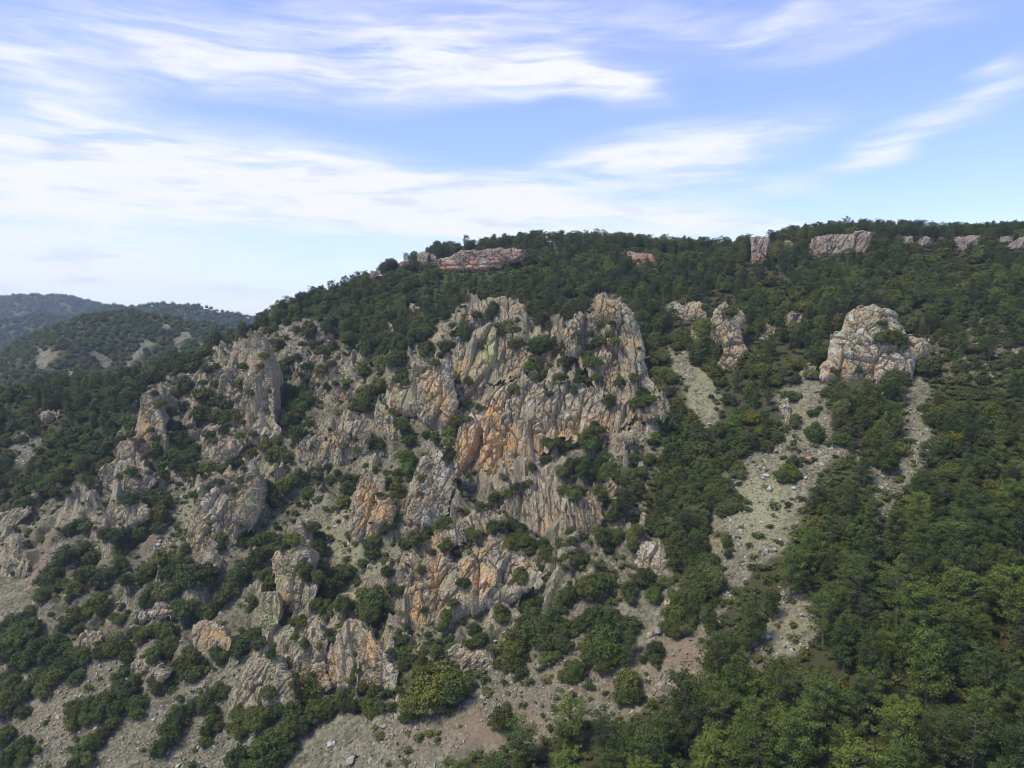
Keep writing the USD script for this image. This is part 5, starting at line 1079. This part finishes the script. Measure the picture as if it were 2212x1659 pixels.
# ------------------------------------------------------------------ low shrubs on the open slopes
SHRUB = [shrub(s) for s in range(3)]
n = 34000
g = np.random.default_rng(21)
x, y = g.uniform(-230, 230, n), g.uniform(60, 300, n)
x, y = np.append(x, g.uniform(-25, 125, 9000)), np.append(y, g.uniform(55, 165, 9000))
n = len(x)
z = ground_z(x, y)
u, v = project(np.stack([x, y, z + CAM_Z], -1))
den = fbm(np.stack([x / 9, y / 9, 0 * x], -1), 3, 91)
ok = ((inside(ROCKY, u, v) & (g.uniform(0, 1, n) < 0.75 * smooth01(den, .36, .60))) | (inside(BARE, u, v) & (g.uniform(0, 1, n) < 0.14)) | (inside(FOREST.buffer(6), u, v) & ~inside(BARE, u, v - 3))) & (v < 1760) & (u > -80) & (u < 2300)
pos = np.stack([x, y, z + CAM_Z - 0.05], -1)[ok]
scl = g.uniform(0.4, 1.0, len(pos)) ** 1.5 * 1.75
scl = np.stack([scl, scl, scl * g.uniform(.6, 1.0, len(pos))], -1)
scatter('low_shrubs', 'low grey green shrubs and tufts between the rocks', [('shrub', SHRUB[i % 3], LEAF[t]) for i, t in enumerate(('grey green', 'olive green', 'grey green', 'dark green'))], pos, g.choice(4, len(pos), p=[.34, .2, .2, .26]), scl)

# ------------------------------------------------------------------ stones
def stone(seed, k=11, flat=(1, .8, .55)):
    r = np.random.default_rng(seed)
    p = r.normal(0, 1, (k, 3)); p /= np.linalg.norm(p, axis=1, keepdims=True)
    p *= r.uniform(.75, 1.1, (k, 1)) * np.array(flat)
    h = trimesh.convex.convex_hull(p)
    return np.array(h.vertices), np.array(h.faces)


STONES = [stone(300 + i, 9 + i % 4, f) for i, f in enumerate([(1, .8, .55), (1, .6, .45), (1, .9, .7), (1, .7, .35), (1, .75, .6), (1, .55, .5)])]
n = 520000
x, y = g.uniform(-190, 195, n), g.uniform(60, 240, n)
gi, gj = ((x - TX[0]) / STEP).astype(int), ((y - TY[0]) / STEP).astype(int)
b_, k_ = g_bare[gi, gj], g_rocky[gi, gj]
den = fbm(np.stack([x / 7, y / 12, 0 * x], -1), 3, 95)
ok = (g.uniform(0, 1, n) < np.maximum(smooth01(b_, .1, .6) * (0.45 + 0.6 * smooth01(den, .38, .62)), np.maximum(0.30 * smooth01(k_, .3, .8) * smooth01(den, .40, .62), 0.8 * g_scrub[gi, gj] * smooth01(den, .45, .55))))
x, y = x[ok], y[ok]
z = ground_z(x, y)
u, v = project(np.stack([x, y, z + CAM_Z], -1))
ok = (u > -60) & (u < 2270) & (v < 1720)
pos = np.stack([x, y, z + CAM_Z + 0.02], -1)[ok]
size = 0.15 + 0.16 * g.pareto(2.4, len(pos)); size = np.clip(size, 0, 0.75)
scatter('scree_stones', 'loose pale stones covering the screes and rubble slopes', [('stone', s, STONE) for s in STONES], pos, g.integers(0, 6, len(pos)), size, rot=True)

# boulders that can be told apart
BOULD = [(1661, 1059, 9, 'white'), (1541, 1112, 8, 'grey'), (1747, 994, 11, 'orange'), (1736, 1001, 8, 'white'), (1654, 1029, 7, 'white'), (1650, 1034, 6, 'white'), (1634, 1074, 4, 'grey'), (1629, 1085, 5, 'grey'), (1672, 1099, 6, 'grey'), (1643, 1129, 4, 'white'), (1659, 1147, 6, 'grey'), (1584, 1131, 4, 'white'),
         (1710, 1095, 4, 'white'), (1657, 1194, 9, 'grey'), (1672, 1190, 8, 'grey'), (1715, 1055, 5, 'white'), (1741, 1034, 5, 'white'), (1775, 1024, 5, 'grey'), (1257, 1481, 7, 'white'), (1272, 1480, 5, 'white'), (1275, 1460, 7, 'grey'), (827, 1571, 8, 'grey'), (713, 1611, 10, 'white'), (758, 1646, 12, 'grey'), (871, 1606, 5, 'white'),
         (946, 1605, 5, 'grey'), (932, 1563, 4, 'grey'), (1660, 1378, 7, 'white'), (1695, 1396, 5, 'grey'), (1420, 1365, 11, 'grey'), (335, 1190, 7, 'grey'), (345, 1170, 5, 'white')]
BM = {'white': plain('boulder_pale', (0.40, 0.385, 0.34)), 'grey': plain('boulder_grey', (0.28, 0.265, 0.215)), 'orange': plain('boulder_orange', (0.36, 0.22, 0.12))}
for ref, poly in SCREES.items():
    u0, v0, u1, v1 = poly.bounds
    k = int(np.clip(poly.area / 700, 5, 42))
    for _ in range(k * 3):
        uu, vv = g.uniform(u0, u1), g.uniform(v0, min(v1, 1650))
        if k > 0 and poly.contains(shapely.Point(uu, vv)) and uu > 5:
            BOULD.append((uu, vv, g.uniform(2.4, 5.5), str(g.choice(['grey', 'white'], p=[.7, .3])))); k -= 1
bp, bok = stand(np.array([b[0] for b in BOULD]), np.array([b[1] for b in BOULD], float))
names_ = [(('large ' if b[2] > 6.5 else 'medium ' if b[2] > 4.2 else 'small ') + {'white': 'whitish', 'grey': 'grey', 'orange': 'orange'}[b[3]] + ' boulder', b[0], b[1]) for b in BOULD]
for b, p, o, lab in zip(BOULD, bp, bok, label_all(names_)):
    if not o:
        continue
    s = b[2] * p[1] / F * 1.15
    sv, sf = stone(int(g.integers(1e6)), 15, (1, .8, .72))
    tm = trimesh.Trimesh(sv * s, sf, process=False)
    tm.apply_transform(trimesh.transformations.euler_matrix(g.uniform(-.4, .4), g.uniform(-.4, .4), g.uniform(0, 6)))
    mm = usdkit.mesh(stage, '/World/' + numbered('boulder'), (np.array(tm.vertices) + [p[0], p[1], p[2] + CAM_Z + 0.25 * s], tm.faces), BM[b[3]])
    tag(mm, lab, 'boulder', 'boulders on the screes')

# ------------------------------------------------------------------ bare and dead trees
for k, (u, v, h, lab) in enumerate([(1207, 600, 24, 'leafless grey tree in the forest under the orange cliff'), (1150, 626, 24, 'leafless grey tree in the forest above the rounded summit crag'), (834, 738, 34, 'tall dead grey tree beside the thin needle'), (1180, 1050, 26, 'bare grey bush at the top of the sloping ribbed slab'),
                                    (1480, 660, 16, 'pale leafless tree behind the square pale block'), (1825, 650, 16, 'dead grey stub in the forest above the rock dome'), (2040, 1640, 60, 'pale bare trunk among pines near the bottom right corner'), (1855, 1640, 40, 'leafless grey brown tree among pines at the bottom edge'), (1093, 1470, 22, 'tangle of dead grey branches left of the olive oaks')]):
    p, o = stand(np.array([u]), np.array([v], float))
    p = p[0]; s = h * p[1] / F / 5.2
    xf = UsdGeom.Xform.Define(stage, '/World/' + numbered('bare_tree'))
    xf.AddTranslateOp().Set((float(p[0]), float(p[1]), float(p[2] + CAM_Z)))
    xf.AddScaleOp().Set((float(s),) * 3)
    if k == 8:
        xf.AddRotateYOp().Set(72.0)
    tr, tw = bare_tree(500 + k, 0.75 if k in (3, 8) else 0.5)
    path = str(xf.GetPath())
    usdkit.mesh(stage, path + '/trunk', tr, GREYWOOD); usdkit.mesh(stage, path + '/branches', tw, GREYWOOD)
    tag(xf, lab, 'bare tree')

# ------------------------------------------------------------------ trees of the far hills
FAR = [oak(700 + i, f, 330) for i, f in enumerate(('dome', 'tall', 'dome'))]
for name, lab, V, nn, s0, s1, bare in (('near_hill_trees', 'dark oaks and pines covering the near hill', mid_v, 7000, 0.55, 1.05, MIDBARE), ('far_hill_trees', 'trees covering the far bluish ridge', far_v, 5500, 1.1, 2.0, None), ('farthest_hill_trees', 'trees covering the farthest blue hill', blue_v, 5000, 1.6, 2.8, None)):
    flat = V.reshape(-1, 3)
    mu_, mv_ = project(flat)
    crest = V[..., 2].max(1).repeat(V.shape[1])
    cand = np.nonzero((mu_ > -60) & (mu_ < 700) & (mv_ < 880) & (flat[:, 1] < np.repeat(V[np.arange(len(V)), V[..., 2].argmax(1), 1], V.shape[1]) + 25))[0]
    pick = g.choice(cand, nn)
    st_ = V[1, 0, 0] - V[0, 0, 0]
    pos = flat[pick].copy()
    dx, dy = g.uniform(-.5, .5, nn) * st_, g.uniform(-.5, .5, nn) * st_
    pos[:, 0] += dx; pos[:, 1] += dy
    pu, pv = project(pos)
    if bare is not None:
        dn = fbm(pos * [1 / 45., 1 / 45., 0], 3, 97)
        k = ~inside(bare.buffer(3.5), pu, pv - 3) & (g.uniform(0, 1, nn) < 0.6 + 0.6 * smooth01(dn, .32, .46))
        pos = pos[k]
    pos[:, 2] -= 0.8
    scatter(name, lab, [('tree', w[1], LEAF[t]) for w, t in zip(FAR, ('dark green', 'olive green', 'grey green'))], pos, g.choice(3, len(pos), p=[.6, .25, .15]), g.uniform(s0, s1, len(pos)))

# ------------------------------------------------------------------ the air
HAZE = usdkit.material(stage, '/World/Looks/haze_air', {'v': ('principled_volume', {'color': (0.70, 0.84, 1.0), 'density': 0.00014, 'anisotropy': 0.2})}, volume='v.volume')
hb = trimesh.creation.box((6900, 4700, 320))
hb.apply_translation((0, 1100, CAM_Z - 190 + 160))
m = usdkit.mesh(stage, '/World/haze', hb, HAZE)
tag(m, 'thin blue haze in the air over the valley', kind='stuff')
